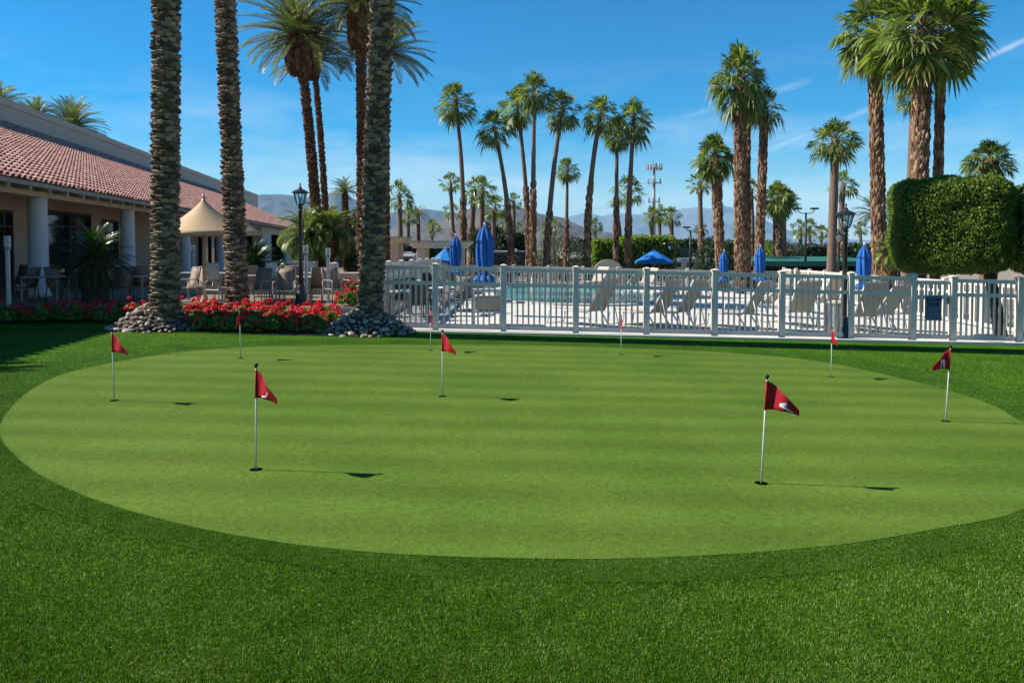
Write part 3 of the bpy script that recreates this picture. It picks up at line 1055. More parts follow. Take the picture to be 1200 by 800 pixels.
palm('shorter fan palm with a small crown and knotted trunk beside the olive shrub', CG, 663, 665, 198, 52, 7, 4, 17, 'fan', 0, 'half', 1.1, 0.0, 29)

RG = 'stout fan palms right of the pool'
palm('stout fan palm with a tall shaggy crown, left of the pair with lit stubbly trunks', RG, 868, 867, 92, 40, 14, 15, 38, 'fanbig', 0, 'tan', 1.35, 0.0, 31)
palm('thin trunked fan palm between two stout stubbly trunks', RG, 877, 876, 118, 44, 8, 7, 24, 'fan', 2, 'tan', 1.2, 0.0, 32)
palm('fan palm whose crown hangs lower right of the tall shaggy crown', RG, 889, 896, 126, 41, 12, 10, 25, 'fan', 1, 'tan', 1.3, 0.0, 33)
palm('medium fan palm with a drooping crown beside the tennis court light pole', RG, 846, 838, 182, 44, 12, 13, 28, 'fanbig', 1, 'tan', 1.15, 0.0, 34)
palm('fan palm with an open crown and bare dark trunk above the green roof', RG, 974, 979, 163, 38, 11, 9, 36, 'fan', 3, 'smooth', 0.85, 0.0, 35)
palm('fan palm with a stubbly sunlit trunk behind the closed parasol by the black lamp post', RG, 1033, 1024, 36, 30, 19, 15, 54, 'fanbig', 0, 'tan', 1.0, 0.0, 36)
palm('largest fan palm crown at the top right, thick shaggy trunk above the box-cut tree', RG, 1077, 1081, 34, 27, 18, 22, 74, 'fanbig', 1, 'tan', 0.95, 0.0, 37)
palm('fan palm close behind the largest crown, thinner trunk showing on its right', RG, 1096, 1104, 42, 30, 12, 11, 52, 'fan', 2, 'tan', 0.9, 0.0, 38)
palm('slim dark leaning palm trunk behind the box-cut tree, left of the thick shaggy trunk', RG, 1062, 1072, 110, 32, 9, 9, 26, 'fan', 1, 'smooth', 1.0, 0.0, 39)
palm('low broad fan palm showing above the top of the box-cut tree', RG, 1160, 1160, 186, 26, 20, 18, 33, 'fanbig', 0, 'tan', 0.85, 0.0, 40)
palm('shaggy broad fan palm standing behind the green roof, dark trunk', RG, 913, 912, 232, 62, 13, 13, 22, 'fanbig', 1, 'tan', 1.15, 0.0, 41)

FG = 'small fan palms in the distance'
FAR = [
    (535, 528, 214, 60, 5, 14, 'half-height fan palm behind the smaller closed blue parasol'),
    (553, 556, 222, 58, 7, 17, 'left one of two fan palms standing close together by the pavilion'),
    (562, 565, 222, 57, 7, 19, 'right one of two fan palms standing close together by the pavilion'),
    (580, 580, 243, 70, 5, 17, 'dense small fan palm right of the close pair by the pavilion'),
    (470, 468, 228, 62, 6, 19, 'fan palm with drooping fronds just right of the leaning foreground trunk'),
    (478, 479, 252, 80, 4, 13, 'small fan palm half hidden beside a feathery date palm by the pavilion'),
    (508, 507, 266, 90, 3, 11, 'tiny fan palm low above the pavilion roof'),
    (531, 530, 248, 75, 4, 13, 'small fan palm left of the slender palm with the clear round crown'),
    (588, 588, 262, 85, 4, 16, 'low bushy fan palm behind the larger closed parasol'),
    (603, 602, 236, 80, 4, 12, 'small fan palm with a dark trunk between two leaning trunks'),
    (607, 607, 268, 95, 3, 10, 'pale small fan palm low behind the leaning trunks'),
    (650, 650, 265, 100, 3, 11, 'small fan palm above the olive shrub'),
    (641, 640, 268, 105, 3, 10, 'tiny fan palm left of the olive shrub'),
    (697, 697, 264, 95, 3, 10, 'small fan palm behind the end of the bright hedge'),
    (737, 737, 223, 62, 6, 21, 'half-height fan palm behind the rightmost trunk of the middle row'),
    (765, 764, 253, 80, 5, 13, 'fan palm at the foot of the antenna mast'),
    (772, 773, 250, 84, 4, 12, 'fan palm touching the one at the foot of the antenna mast'),
    (785, 786, 253, 82, 5, 13, 'fan palm standing alone right of the antenna mast'),
    (822, 820, 214, 60, 6, 16, 'slender fan palm beside the court light pole with a single arm'),
    (823, 822, 268, 95, 3, 9, 'tiny fan palm half hidden by the slender palm near the court light'),
    (880, 880, 222, 62, 5, 15, 'fan palm showing between the stout stubbly trunks'),
    (921, 920, 236, 66, 5, 17, 'fan palm leaning behind the shaggy broad palm over the green roof'),
    (938, 937, 268, 92, 4, 13, 'small fan palm left of the twin-armed court light'),
    (950, 949, 266, 94, 4, 12, 'small fan palm right of the twin-armed court light'),
    (963, 963, 272, 110, 3, 10, 'small fan palm with a thin trunk left of the bare dark trunk'),
    (988, 988, 216, 60, 7, 17, 'fan palm directly behind the black lantern by the fence'),
    (985, 984, 275, 90, 4, 9, 'tiny fan palm between the bare dark trunk and the lantern'),
    (1008, 1008, 268, 90, 3, 10, 'slim small fan palm alone right of the black lantern'),
    (1050, 1050, 258, 60, 4, 14, 'fan palm peeping between the stubbly trunk and the box-cut tree'),
]
for k, (pxb, pxt, pyt, Y, wt, rp, lab) in enumerate(FAR):
    palm(lab, FG, pxb, pxt, pyt, Y, wt * 1.25, wt, rp * 1.1, 'fanfar', k % 3, 'half' if Y < 65 else 'smooth', 1.05, random.uniform(-.15, .15), 100 + k)
DG = 'feathery date palms in the distance'
palm('feathery date palm with a brown trunk behind the patio, above the low palms', DG, 406, 404, 224, 55, 9, 8, 23, 'datefar', 0, 'red', 0.9, 0, 141, 'date_palm')
palm('feathery date palm left of the pavilion roof', DG, 491, 490, 252, 65, 5, 4, 16, 'datefar', 0, 'red', 0.9, 0, 142, 'date_palm')
palm('date palm leaning away behind the rightmost trunks of the middle row', DG, 732, 722, 240, 66, 6, 5, 14, 'datefar', 0, 'red', 0.6, 0, 143, 'date_palm')
palm('grey-green date palm arching left behind the sunlit stubbly trunk', DG, 1026, 1027, 252, 42, 8, 7, 32, 'datefar', 0, 'red', 0.9, 0, 144, 'date_palm')
palm('date palm fronds rising over the roof parapet at the picture edge', DG, -12, -8, 128, 62, 10, 10, 44, 'date', 0, 'red', 0.9, 0, 145, 'date_palm')
palm('date palm fronds fanning above the roof parapet, broader of the two', DG, 85, 84, 150, 66, 10, 10, 42, 'date', 1, 'red', 0.95, 0, 146, 'date_palm')
palm('small date palm fronds left of the broader ones above the parapet', DG, 42, 42, 138, 66, 9, 9, 30, 'date', 0, 'red', 0.9, 0, 147, 'date_palm')

# low palms by the patio
LZ = 0.30


def low_palm(name, label, px, py_c, Y, rpx, ck, hgt, tr, stems=1, cat='palm', zs=0.9, z0=LZ):
    c = P(px, py_c, Y)
    e = empty(name, (c.x, c.y, z0), 0, label, cat)
    for k in range(stems):
        dx = (k - (stems - 1) / 2) * 0.55
        tp = Vector((dx * 1.2, 0.1 * k, c.z - z0 + 0.15 * k))
        b0 = Vector((dx, 0, 0))
        mb = MB()
        mb.tube([b0, (b0 + tp) * 0.5 if False else b0.lerp(tp, 0.5), tp], [tr * 1.15, tr, tr * 0.9], 12)
        tk = 'date' if ck == 'sago' else 'red'
        to = mb.build('trunk', M['bark_' + tk], e, True)
        bm_ = boots(lambda h: tuple(b0.lerp(tp, min(1, max(0, h / tp.z)))), lambda h: tr, 0.03, tp.z, 0.11, 9, 0.06, 1.0, M['bark_date'] if ck == 'sago' else M['boot_red'], np.random.default_rng(k + 3), 0.9, 0.8)
        if bm_:
            np_obj('leaf_bases', bm_, to)
        add_crown(e, tp, ck, 0, rpx * Y / F, zs, 1.1 + 2 * k)
    return e


low_palm('pygmy_palm', 'bushy pygmy date palm with two short trunks and arching bright fronds behind the white posts', 372, 274, 27, 50, 'pygmy', 1.2, 0.22, 2)
low_palm('sago_palm', 'dark sago palm in the shade in front of the veranda doors', 110, 304, 21.5, 47, 'sago', 0.6, 0.28, 1, 'cycad', 0.95)
low_palm('sago_palm', 'green sago palm behind the second date palm trunk, by the far end of the clubhouse', 298, 310, 27, 34, 'sago', 0.5, 0.2, 1, 'cycad', 0.9)
low_palm('sago_palm', 'low dark sago palm at the foot of the far clubhouse wall', 325, 318, 30, 18, 'sago', 0.3, 0.15, 1, 'cycad', 0.8)
low_palm('sago_palm', 'small sago palm beside the red flowers left of the leaning trunk', 412, 306, 27, 18, 'sago', 0.4, 0.15, 1, 'cycad', 0.9)
# round-headed grey palm at the foot of the sunlit stubbly trunk
low_palm('young_fan_palm', 'young grey-green palm bushing out at the foot of the sunlit stubbly trunk', 1040, 298, 27, 28, 'pygmy', 0.5, 0.2, 1, 'palm', 0.9, zg(13, 27))
low_palm('young_fan_palm', 'low green palm clump beyond the lantern, above the green roof', 1003, 290, 60, 11, 'pygmy', 0.5, 0.2, 1, 'palm', 0.9, zg(13, 60))
low_palm('young_fan_palm', 'low palm clump at the foot of the close pair of palms by the pavilion', 558, 285, 50, 18, 'sago', 0.5, 0.2, 1, 'palm', 1.2, zg(-2, 50))


# ------------------------------------------------------------------ clipped and loose shrubs
def leafy_box(name, label, c, d, leaf, mt, n, rz=0.0, cat='hedge', group=None, rnd=0.35, trunk=None, jitter=0.06):
    """clipped block: rounded core under a thick coat of leaves"""
    r = np.random.default_rng(int(abs(c[0] * 13 + c[1] * 7)) + n)
    dx, dy, dz = d
    e = empty(name, (c[0], c[1], c[2]), rz, label, cat, group)
    ar = np.array([dy * dz, dy * dz, dx * dz, dx * dz, dx * dy, dx * dy])
    fc = r.choice(6, n, p=ar / ar.sum())
    uv = r.uniform(-1, 1, (n, 2))
    p = np.zeros((n, 3))
    for f in range(6):
        k = fc == f
        ax = f // 2
        o1, o2 = [(1, 2), (0, 2), (0, 1)][ax]
        p[k, ax] = 1 if f % 2 else -1
        p[k, o1], p[k, o2] = uv[k, 0], uv[k, 1]
    half = np.array([dx, dy, dz]) / 2
    q = p * half
    inner = np.clip(q, -(half - rnd), half - rnd)
    dv = q - inner
    nrm = unit(dv)
    pos = inner + nrm * rnd
    lump = np.array([mnoise.noise(Vector(x * 1.6)) for x in pos]) * jitter * 2 + np.array([mnoise.noise(Vector(x * 6)) for x in pos]) * jitter
    pos += nrm * (lump + r.uniform(-1.6, 0.6, n) * jitter * 0.7)[:, None]
    pos[:, 2] += dz / 2
    V = leaves(pos, nrm, leaf, 1.0, 0.6, r)
    np_obj('foliage', np_mesh('foliage', V, mt), e)
    cr = MB().box((0, 0, dz / 2), (dx - rnd * .5 - .1, dy - rnd * .5 - .1, dz - rnd * .5 - .1))
    o = cr.build('shade_core', M['bush_shade'], e, False, bevel=rnd * 0.7)  # near-black solid box paints in the shade between the leaves
    if trunk:
        MB().tube([(trunk[1], 0, -trunk[0]), (trunk[1] * .9, 0.03, -trunk[0] * .5), (trunk[1] * .7, 0, 0.3)], [0.17, 0.13, 0.12], 10).build('trunk', M['bark_date'], e, True)
    return e


def leafy_blob(name, label, c, d, leaf, mt, n, cat='shrub', group=None, rough=0.25):
    r = np.random.default_rng(int(abs(c[0] * 17 + c[1] * 3)) + n)
    e = empty(name, c, 0, label, cat, group)
    u = unit(r.normal(0, 1, (n, 3)))
    lump = np.array([mnoise.noise(Vector(x * 2.3) + Vector(c)) for x in u])
    rad = (1 + lump * rough * 2) * r.uniform(0.55, 1.05, n) ** 0.5
    pos = u * rad[:, None] * np.array(d) / 2
    pos[:, 2] += d[2] / 2
    np_obj('foliage', np_mesh('foliage', leaves(pos, u, leaf, 0.8, 0.5, r), mt), e)
    mb = MB()
    for k in range(5):
        a = k * 1.3
        mb.tube([(0, 0, 0), (math.cos(a) * d[0] * .2, math.sin(a) * d[1] * .2, d[2] * .45)], [0.04, 0.015], 5)
    mb.build('stem', M['bark_date'], e)
    return e


FY = 17.9                            # the near pool fence
bx = P(1122, 320, 18.6)
leafy_box('box_cut_tree', 'big tree clipped into a bright green rounded box above the pool gate', (bx.x - .02, 18.95, bx.z + 0.03), (2.62, 1.7, 2.28), 0.050, M['box_leaf'], 72000, -0.42, 'clipped tree', None, 0.42, (1.75, 1.15), 0.05)
bx2 = P(1248, 322, 18.3)
leafy_box('box_cut_tree', 'second clipped green box tree cut off by the right edge of the picture', (bx2.x, 18.2, bx2.z), (2.3, 2.4, 2.2), 0.050, M['box_leaf'], 40000, -0.3, 'clipped tree', None, 0.5, (1.75, -0.6), 0.05)

HY = 56.0
HG = 'bright clipped hedge blocks beyond the pool'
for (x0, x1, yt, yb, lab) in ((694, 708, 281, 308, 'narrow bright green clipped block at the left end of its hedge'),
                              (706, 723, 281, 308, 'bright green clipped block second from the left end of its hedge'),
                              (726, 738, 278, 306, 'bright green clipped block behind the trunk above the round-topped panel'),
                              (737, 790, 277, 306, 'longest bright green clipped block, above the open blue parasol')):
    a, b_ = P(x0, yb, HY), P(x1, yt, HY)
    leafy_box('hedge_block', lab, ((a.x + b_.x) / 2, HY, zg(5, HY)), (b_.x - a.x, 1.6, b_.z - zg(5, HY)), 0.16, M['hedge_bright'], 5200, 0, 'hedge', HG, 0.3, None, 0.08)
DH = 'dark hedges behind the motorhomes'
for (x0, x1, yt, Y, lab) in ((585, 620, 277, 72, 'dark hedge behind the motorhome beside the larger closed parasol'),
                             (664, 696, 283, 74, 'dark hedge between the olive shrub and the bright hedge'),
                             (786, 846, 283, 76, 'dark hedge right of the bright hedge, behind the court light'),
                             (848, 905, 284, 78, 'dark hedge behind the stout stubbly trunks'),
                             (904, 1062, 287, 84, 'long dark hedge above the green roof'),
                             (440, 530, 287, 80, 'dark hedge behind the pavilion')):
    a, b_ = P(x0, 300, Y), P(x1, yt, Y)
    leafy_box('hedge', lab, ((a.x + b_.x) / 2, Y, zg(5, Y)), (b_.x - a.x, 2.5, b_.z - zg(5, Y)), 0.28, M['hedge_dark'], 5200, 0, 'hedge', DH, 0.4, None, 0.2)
c = GX(655, 54)
leafy_blob('olive_shrub', 'round grey-green olive shrub among the slender trunks beyond the pool', (c.x, 54, c.z), (4.0, 3.6, 3.1), 0.13, M['olive_leaf'], 9000)
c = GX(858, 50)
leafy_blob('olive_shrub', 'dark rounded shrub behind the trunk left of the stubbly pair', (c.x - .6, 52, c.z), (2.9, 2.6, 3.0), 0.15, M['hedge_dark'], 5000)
c = GX(940, 66)
leafy_blob('olive_shrub', 'grey-green shrub above the green roof beside the twin-armed court light', (c.x, 72, c.z), (4.6, 3.0, 3.1), 0.2, M['olive_leaf'], 5000)
c = GX(912, 70)
leafy_blob('olive_shrub', 'bright green shrub under the shaggy broad palm', (c.x - 1.5, 70, c.z), (2.6, 2.2, 2.9), 0.18, M['hedge_bright'], 3000)
c = GX(955, 60)
leafy_box('hedge_block', 'small bright clipped block under the green roof', (c.x - .6, 52, zg(14, 50)), (0.9, 0.9, 0.75), 0.12, M['hedge_bright'], 1600, 0, 'hedge', None, 0.2, None, 0.05)
TG = 'dense trees behind the low palms'
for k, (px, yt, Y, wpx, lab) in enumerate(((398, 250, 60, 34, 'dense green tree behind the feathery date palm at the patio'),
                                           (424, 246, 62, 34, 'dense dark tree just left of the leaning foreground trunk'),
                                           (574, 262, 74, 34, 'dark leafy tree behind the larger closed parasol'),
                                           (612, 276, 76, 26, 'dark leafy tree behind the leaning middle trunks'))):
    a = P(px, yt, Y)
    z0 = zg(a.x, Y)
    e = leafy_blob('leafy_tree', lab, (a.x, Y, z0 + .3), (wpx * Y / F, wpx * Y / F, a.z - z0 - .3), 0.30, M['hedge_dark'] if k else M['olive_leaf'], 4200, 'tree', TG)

# ------------------------------------------------------------------ pool deck, pool, patio
DX0, DX1 = -3.35, 15.5
sheet('pool_deck', [(DX0, FY - 0.30), (3, FY - 0.30), (9, FY - 0.30), (DX1 - 1.5, FY - 0.30), (DX1 - 1.5, 44.9), (DX0 - 1.5, 44.9)], 0.03, M['concrete'])
kerb = MB()
kerb.add([(DX0, FY - .34, zg(DX0, FY) + .034), (DX1, FY - .34, zg(14, FY) + .034), (DX1, FY - .34, -1.0), (DX0, FY - .34, -1.0),
          (DX0, FY - .18, zg(DX0, FY) + .034), (DX1, FY - .18, zg(14, FY) + .034)], [(0, 3, 2, 1), (0, 1, 5, 4)])
meta(kerb.build('deck_kerb', M['concrete']), kind='structure')
pool_poly = spline([G(582, 341), G(586, 351), G(640, 357.5), G(700, 359), G(742, 358), G(770, 353), G(768, 346), G(745, 341.5), G(690, 338.5), G(620, 337)], 6)
cc = sum(pool_poly, Vector((0, 0))) / len(pool_poly)
cop = [p + (p - cc).normalized() * 0.42 for p in pool_poly]
ring = MB()
n = len(pool_poly)
vs = [(p.x, p.y, zg(p.x, p.y) + .10) for p in pool_poly] + [(p.x, p.y, zg(p.x, p.y) + .10) for p in cop] + [(p.x, p.y, zg(p.x, p.y) + .0) for p in cop] + [(p.x, p.y, zg(p.x, p.y) + .0) for p in pool_poly]
ring.add(vs, [q for i in range(n) for j in [(i + 1) % n] for q in ((i, j, n + j, n + i), (n + i, n + j, 2 * n + j, 2 * n + i), (3 * n + i, 3 * n + j, j, i))])
meta(ring.build('pool_coping', M['coping']), kind='structure')
sheet('pool_water', pool_poly, 0.05, M['water'])

PA = [(-3.9, 19.45), (-3.9, 62), (-32, 62), (-22, 19.45)]
pt = MB().prism([(x, y) for x, y in PA][::-1], -0.6, LZ)
meta(pt.build('patio', M['paving']), kind='structure')
kb = MB().box((-4.6, 19.37, 0.02), (2.4, 0.16, 0.62))
meta(kb.build('patio_kerb', M['plaster_white']), kind='structure')
bed = [Vector(p) for p in [(-9.6, 16.35), (-3.6, 16.35), (-3.2, 17.4), (-3.6, 19.3), (-14, 19.3), (-14, 17.2)]]
sheet('flower_bed_soil', bed, 0.02, M['soil'])

# ------------------------------------------------------------------ pool fence
def fence_run(name, label, pts, height, mid, pick=0.133, pw=0.041, post=0.135, capw=0.17, posts_at=None, cat='fence', rails=True, off0=0.02, bot=0.10):
    p0 = pts[0]
    e = empty(name, (p0[0], p0[1], zg(p0[0], p0[1]) + off0), 0, label, cat)
    o = Vector((p0[0], p0[1], zg(p0[0], p0[1]) + off0))
    loc = [Vector((x, y, zg(x, y) + off0)) - o for x, y in pts]
    for i, p in enumerate(loc):
        pb = MB().box((p.x, p.y, p.z + height * .5 - .05), (post, post, height + .16)).build('post', M['white_vinyl'], e, bevel=0.008)
        cp = MB()
        z = p.z + height + .03
        cp.add([(p.x - capw / 2, p.y - capw / 2, z), (p.x + capw / 2, p.y - capw / 2, z), (p.x + capw / 2, p.y + capw / 2, z), (p.x - capw / 2, p.y + capw / 2, z),
                (p.x - capw / 2, p.y - capw / 2, z + .025), (p.x + capw / 2, p.y - capw / 2, z + .025), (p.x + capw / 2, p.y + capw / 2, z + .025), (p.x - capw / 2, p.y + capw / 2, z + .025), (p.x, p.y, z + .06)],
               [(0, 3, 2, 1), (0, 1, 5, 4), (1, 2, 6, 5), (2, 3, 7, 6), (3, 0, 4, 7), (4, 5, 8), (5, 6, 8), (6, 7, 8), (7, 4, 8)])
        cp.build('post_cap', M['white_vinyl'], pb)
    for a, b_ in zip(loc, loc[1:]):
        dv = b_ - a
        L = math.hypot(dv.x, dv.y)
        ang = math.atan2(dv.y, dv.x)
        k = max(2, round((L - post) / pick))
        mb = MB()
        for i in range(1, k):
            q = a + dv * ((post / 2 + (L - post) * i / k) / L)
            mb.box((q.x, q.y, q.z + (height + bot) / 2 - .02), (pw, 0.032, height - bot - .07), ang)
        pn = mb.build('picket_panel', M['white_vinyl'], e)
        ux = dv / L
        for nm, zz, hh, th in (('top_rail', height - .045, .09, .062), ('middle_rail', mid, .085, .058), ('bottom_rail', bot, .10, .062)):
            q0, q1 = a + ux * (post / 2 - .004), b_ - ux * (post / 2 - .004)
            rb = MB()
            nx, ny = -ux.y * th / 2, ux.x * th / 2
            vs = []
            for q in (q0, q1):
                for sgn in (-1, 1):
                    for dz in (-hh / 2, hh / 2):
                        vs.append((q.x + sgn * nx, q.y + sgn * ny, q.z + zz + dz))
            rb.add(vs, [(0, 1, 3, 2), (4, 6, 7, 5), (0, 4, 5, 1), (2, 3, 7, 6), (0, 2, 6, 4), (1, 5, 7, 3)])
            rb.build(nm, M['white_vinyl'], pn)
    return e


def fx(px):
    return ray(px, HZ).x * FY


posts = [fx(x) for x in (438, 510, 590, 675, 758, 838, 917, 998, 1071)]
FH, FM = 1.50, 1.10
fence_run('pool_fence', 'long white picket fence with square posts along the near side of the pool', [(x, FY) for x in posts], FH, FM)
fence_run('pool_fence', 'shaded stretch of white picket fence under the box-cut tree', [(fx(1118), FY), (fx(1196), FY), (fx(1290), FY)], FH - .03, FM)
# gate
g0, g1 = fx(1071) + .09, fx(1118) - .09
gz = zg(11, FY) + 0.02
ge = empty('pool_gate', (g0, FY, gz - .02), 0, 'white picket gate carrying a blue notice, left of the shaded fence', 'gate')
gl = g1 - g0
mb = MB()
for i in range(1, 7):
    mb.box((gl * i / 7, 0, .77), (.045, .03, 1.22))
gp = mb.build('picket_panel', M['white_vinyl'], ge)
for nm, zz in (('top_rail', 1.42), ('middle_rail', 1.08), ('bottom_rail', .16)):
    MB().box((gl / 2, 0, zz), (gl - .02, .06, .09)).build(nm, M['white_vinyl'], gp)
MB().box((gl - .05, -.045, 1.0), (.05, .03, .16)).build('latch', M['grey_metal'], ge)
# notice
sx_, sz_ = P(1095, 361, FY - .08).x, P(1095, 361, FY - .08).z
se = empty('notice_board', (sx_, FY - .055, sz_), 0, 'blue pool notice with dark lettering hung on the white gate', 'sign')
MB().box((0, 0, 0), (.36, .018, .56)).build('sign_panel', M['sign_blue'], se, bevel=.004)


def text(parent, s, loc, size, mt, name='lettering', rot=(PI / 2, 0, 0), ext=0.002):
    cu = bpy.data.curves.new(name, 'FONT')
    cu.body, cu.size, cu.extrude, cu.align_x, cu.align_y, cu.resolution_u = s, size, ext, 'CENTER', 'CENTER', 3
    cu.offset = size * 0.02
    o = link(bpy.data.objects.new(name, cu), parent)
    o.location, o.rotation_euler = loc, rot
    dg = bpy.context.evaluated_depsgraph_get()
    me = bpy.data.meshes.new_from_object(o.evaluated_get(dg))
    bpy.data.objects.remove(o)
    me.materials.clear()
    me.materials.append(mt)
    o = np_obj(name, me, parent, loc)
    o.rotation_euler = rot
    return o


text(se, 'POOL AREA', (0, -.012, .185), .072, M['sign_ink'])
text(se, 'RULES', (0, -.012, .085), .085, M['sign_ink'])
ru = MB()
for i in range(6):
    ru.box((random.uniform(-.012, .012), -.0105, -.02 - i * .042), (.27 + random.uniform(-.05, .02), .003, .014))
ru.build('small_print', M['sign_pale'], se)

# far and side fences of the pool
RY = 44.6
xs = np.linspace(ray(520, HZ).x * RY, ray(1010, HZ).x * RY, 13)
fence_run('pool_fence', 'low white picket fence along the far side of the pool', [(x, RY) for x in xs], 1.12, 0.78, 0.17, 0.07, 0.16, 0.2)
fence_run('pool_fence', 'white picket fence running back along the left side of the pool deck', [(-3.45 - .02 * k, 19.0 + k * 2.6) for k in range(10)], 1.48, 1.1, 0.15, 0.09, 0.15)
fence_run('pool_fence', 'white picket fence slanting back along the right side of the pool deck', [(13.3 + .18 * k, 19.6 + k * 2.3) for k in range(11)], 1.3, 0.95, 0.22, 0.08, 0.15)


# ------------------------------------------------------------------ lamp posts
def lantern_post(label, base, H, s=1.0, col='black_iron', group='black lantern posts', withskirt=True):
    e = empty('lamp_post', base, 0, label, 'lamp post', group)
    if withskirt:
        MB().lathe([(.17, 0), (.17, .06), (.145, .10), (.15, .30), (.115, .36), (.10, .44), (.105, .50), (.075, .56)], 16).build('base', M[col], e, True)
    hp = H * 0.785
    MB().lathe([(.062, .0 if not withskirt else .5), (.058, hp * .5), (.048, hp - .06), (.065, hp - .05), (.045, hp)], 14).build('post', M[col], e, True)
    lt = empty('lantern', (0, 0, hp), 0)
    lt.parent = e
    lt.scale = (s, s, s)
    gh = (H - hp) / s
    k = gh / 0.78
    MB().lathe([(.05, 0), (.075, .04 * k), (.045, .09 * k), (.10, .13 * k), (.10, .15 * k)], 12).build('collar', M[col], lt, True)
    n = 6
    MB().lathe([(.092, .155 * k), (.172, .475 * k)], n).build('glass', M['lantern_glass'], lt)
    cg = MB()
    for q in range(n):
        a = 2 * PI * q / n + PI / n
        c_, s_ = math.cos(a), math.sin(a)
        cg.tube([(.098 * c_, .098 * s_, .145 * k), (.180 * c_, .180 * s_, .48 * k)], .013, 4)
    cg.build('cage', M[col], lt)
    MB().lathe([(.03, .16 * k), (.045, .2 * k), (.04, .32 * k), (.01, .36 * k)], 8).build('bulb_holder', M['plaster_white'], lt, True)
    MB().lathe([(.235, .475 * k), (.235, .495 * k), (.13, .56 * k), (.07, .585 * k), (.045, .62 * k), (.05, .64 * k), (.02, .655 * k), (.012, .70 * k), (.03, .72 * k), (.022, .745 * k), (.006, .78 * k)], 12).build('roof', M[col], lt)
    return e


bL = G(989, 398)
topz = P(992, 238, bL.y).z
lantern_post('black lantern post with a flared base on the lawn in front of the pool fence', bL, topz - bL.z, 1.0)
q = P(353, 350, 20.6)
lantern_post('black lantern post rising out of the red flowers beside the patio', Vector((q.x, 20.6, LZ)), P(353, 214, 20.6).z - LZ, 1.0, withskirt=True)
q = GX(983, 34)
lantern_post('small black lantern post beyond the pool, behind the near lantern', q, P(983, 268, 34).z - q.z, 0.9)
q = GX(786, 50)
lantern_post('grey-green lantern post beside the bright hedge, near the open blue parasol', q, P(786, 284, 50).z - q.z, 1.1, 'lamp_green')

# white posts with a light head on the patio
for (px, py0, py1, Y, lab) in ((359, 287, 352, 21.0, 'white patio post with a square light head, right of the lantern post'),
                               (385, 290, 351, 21.4, 'white patio post with a square light head, left of the red flower clump'),
                               (10.5, 275, 360, 18.9, 'white patio post with a square light head in the shade at the picture edge'),
                               (227, 287, 320, 30, 'white patio post far back beneath the tan canopy')):
    q = P(px, py1, Y)
    H_ = P(px, py0, Y).z - LZ
    e = empty('light_post', (q.x, Y, LZ if Y > 19.4 else zg(q.x, Y)), 0, lab, 'post light', 'white patio post lights')
    if Y < 19.4:
        H_ += LZ - zg(q.x, Y)
    MB().box((0, 0, H_ * .42), (.075, .075, H_ * .84)).build('post', M['white_metal'], e, bevel=.006)
    MB().box((0, 0, H_ * .92), (.115, .115, H_ * .13)).build('light_head', M['white_metal'], e, bevel=.01)
    MB().box((0, 0, H_ * .838), (.10, .10, H_ * .03)).build('collar', M['galvanised'], e)


# ------------------------------------------------------------------ stones at the palm feet
stone_me = []
for k in range(4):
    import bmesh
    bm = bmesh.new()
    bmesh.ops.create_icosphere(bm, subdivisions=3, radius=0.5)
    for v in bm.verts:
        f = 1 + 0.22 * mnoise.noise(v.co * 1.6 + Vector((k * 9, 0, 0))) + 0.06 * mnoise.noise(v.co * 5 + Vector((k * 5, 3, 0)))
        v.co *= f
    me = bpy.data.meshes.new('river_stone')
    bm.to_mesh(me)
    bm.free()
    me.materials.append(M['stone'])
    me.polygons.foreach_set('use_smooth', [True] * len(me.polygons))
    stone_me.append(me)


def stone_heap(cx, cy, ra, rb, h, n, lab, grp, seed):
    r = np.random.default_rng(seed)
    z0 = zg(cx, cy)
    md = MB().lathe([(1, -.05), (.8, h * .22), (.55, h * .55), (.3, h * .85), (.02, h * .9)], 28)
    md.v = [(x * ra * .97, y * rb * .97, z) for x, y, z in md.v]
    meta(md.build('heap_soil', M['soil'], None, True, loc=(cx, cy, z0)), kind='stuff')
    placed, tries = [], 0
    while len(placed) < n and tries < 9000:
        tries += 1
        a, u = r.uniform(0, 2 * PI), math.sqrt(r.uniform(0.06, 1.0))
        x, y = ra * u * math.cos(a), rb * u * math.sin(a)
        if y > rb * 0.35:
            continue
        s = r.choice([0.085, 0.11, 0.145, 0.185, 0.24], p=[.22, .32, .26, .14, .06]) * r.uniform(.9, 1.1)
        if any((x - p[0]) ** 2 + (y - p[1]) ** 2 < (0.40 * (s + p[2])) ** 2 for p in placed):
            continue
        placed.append((x, y, s))
        if u > .8:
            z = (1 - u) / .2 * h * .22
        elif u > .55:
            z = h * .22 + (.8 - u) / .25 * h * .33
        else:
            z = h * .55 + (.55 - u) / .25 * h * .3
        o = bpy.data.objects.new('river_stone', stone_me[r.integers(4)])
        COL.objects.link(o)
        o.location = (cx + x, cy + y, z0 + z + s * .10)
        o.scale = (s * r.uniform(.9, 1.35), s * r.uniform(.75, 1.0), s * r.uniform(.42, .7))
        o.rotation_euler = (r.normal(0, .3), r.normal(0, .3), r.uniform(0, 6.28))
        meta(o, lab, 'stone', grp)


q = GX(183, 17.2)
stone_heap(q.x, 17.25, 1.02, 0.98, 0.58, 165, 'smooth river stone in the heap at the foot of the left date palm', 'river stones at the foot of the left date palm', 5)
q = GX(430, 17.2)
stone_heap(q.x - .03, 17.25, 1.08, 0.95, 0.54, 165, 'smooth river stone in the heap at the foot of the leaning date palm', 'river stones at the foot of the leaning date palm', 6)


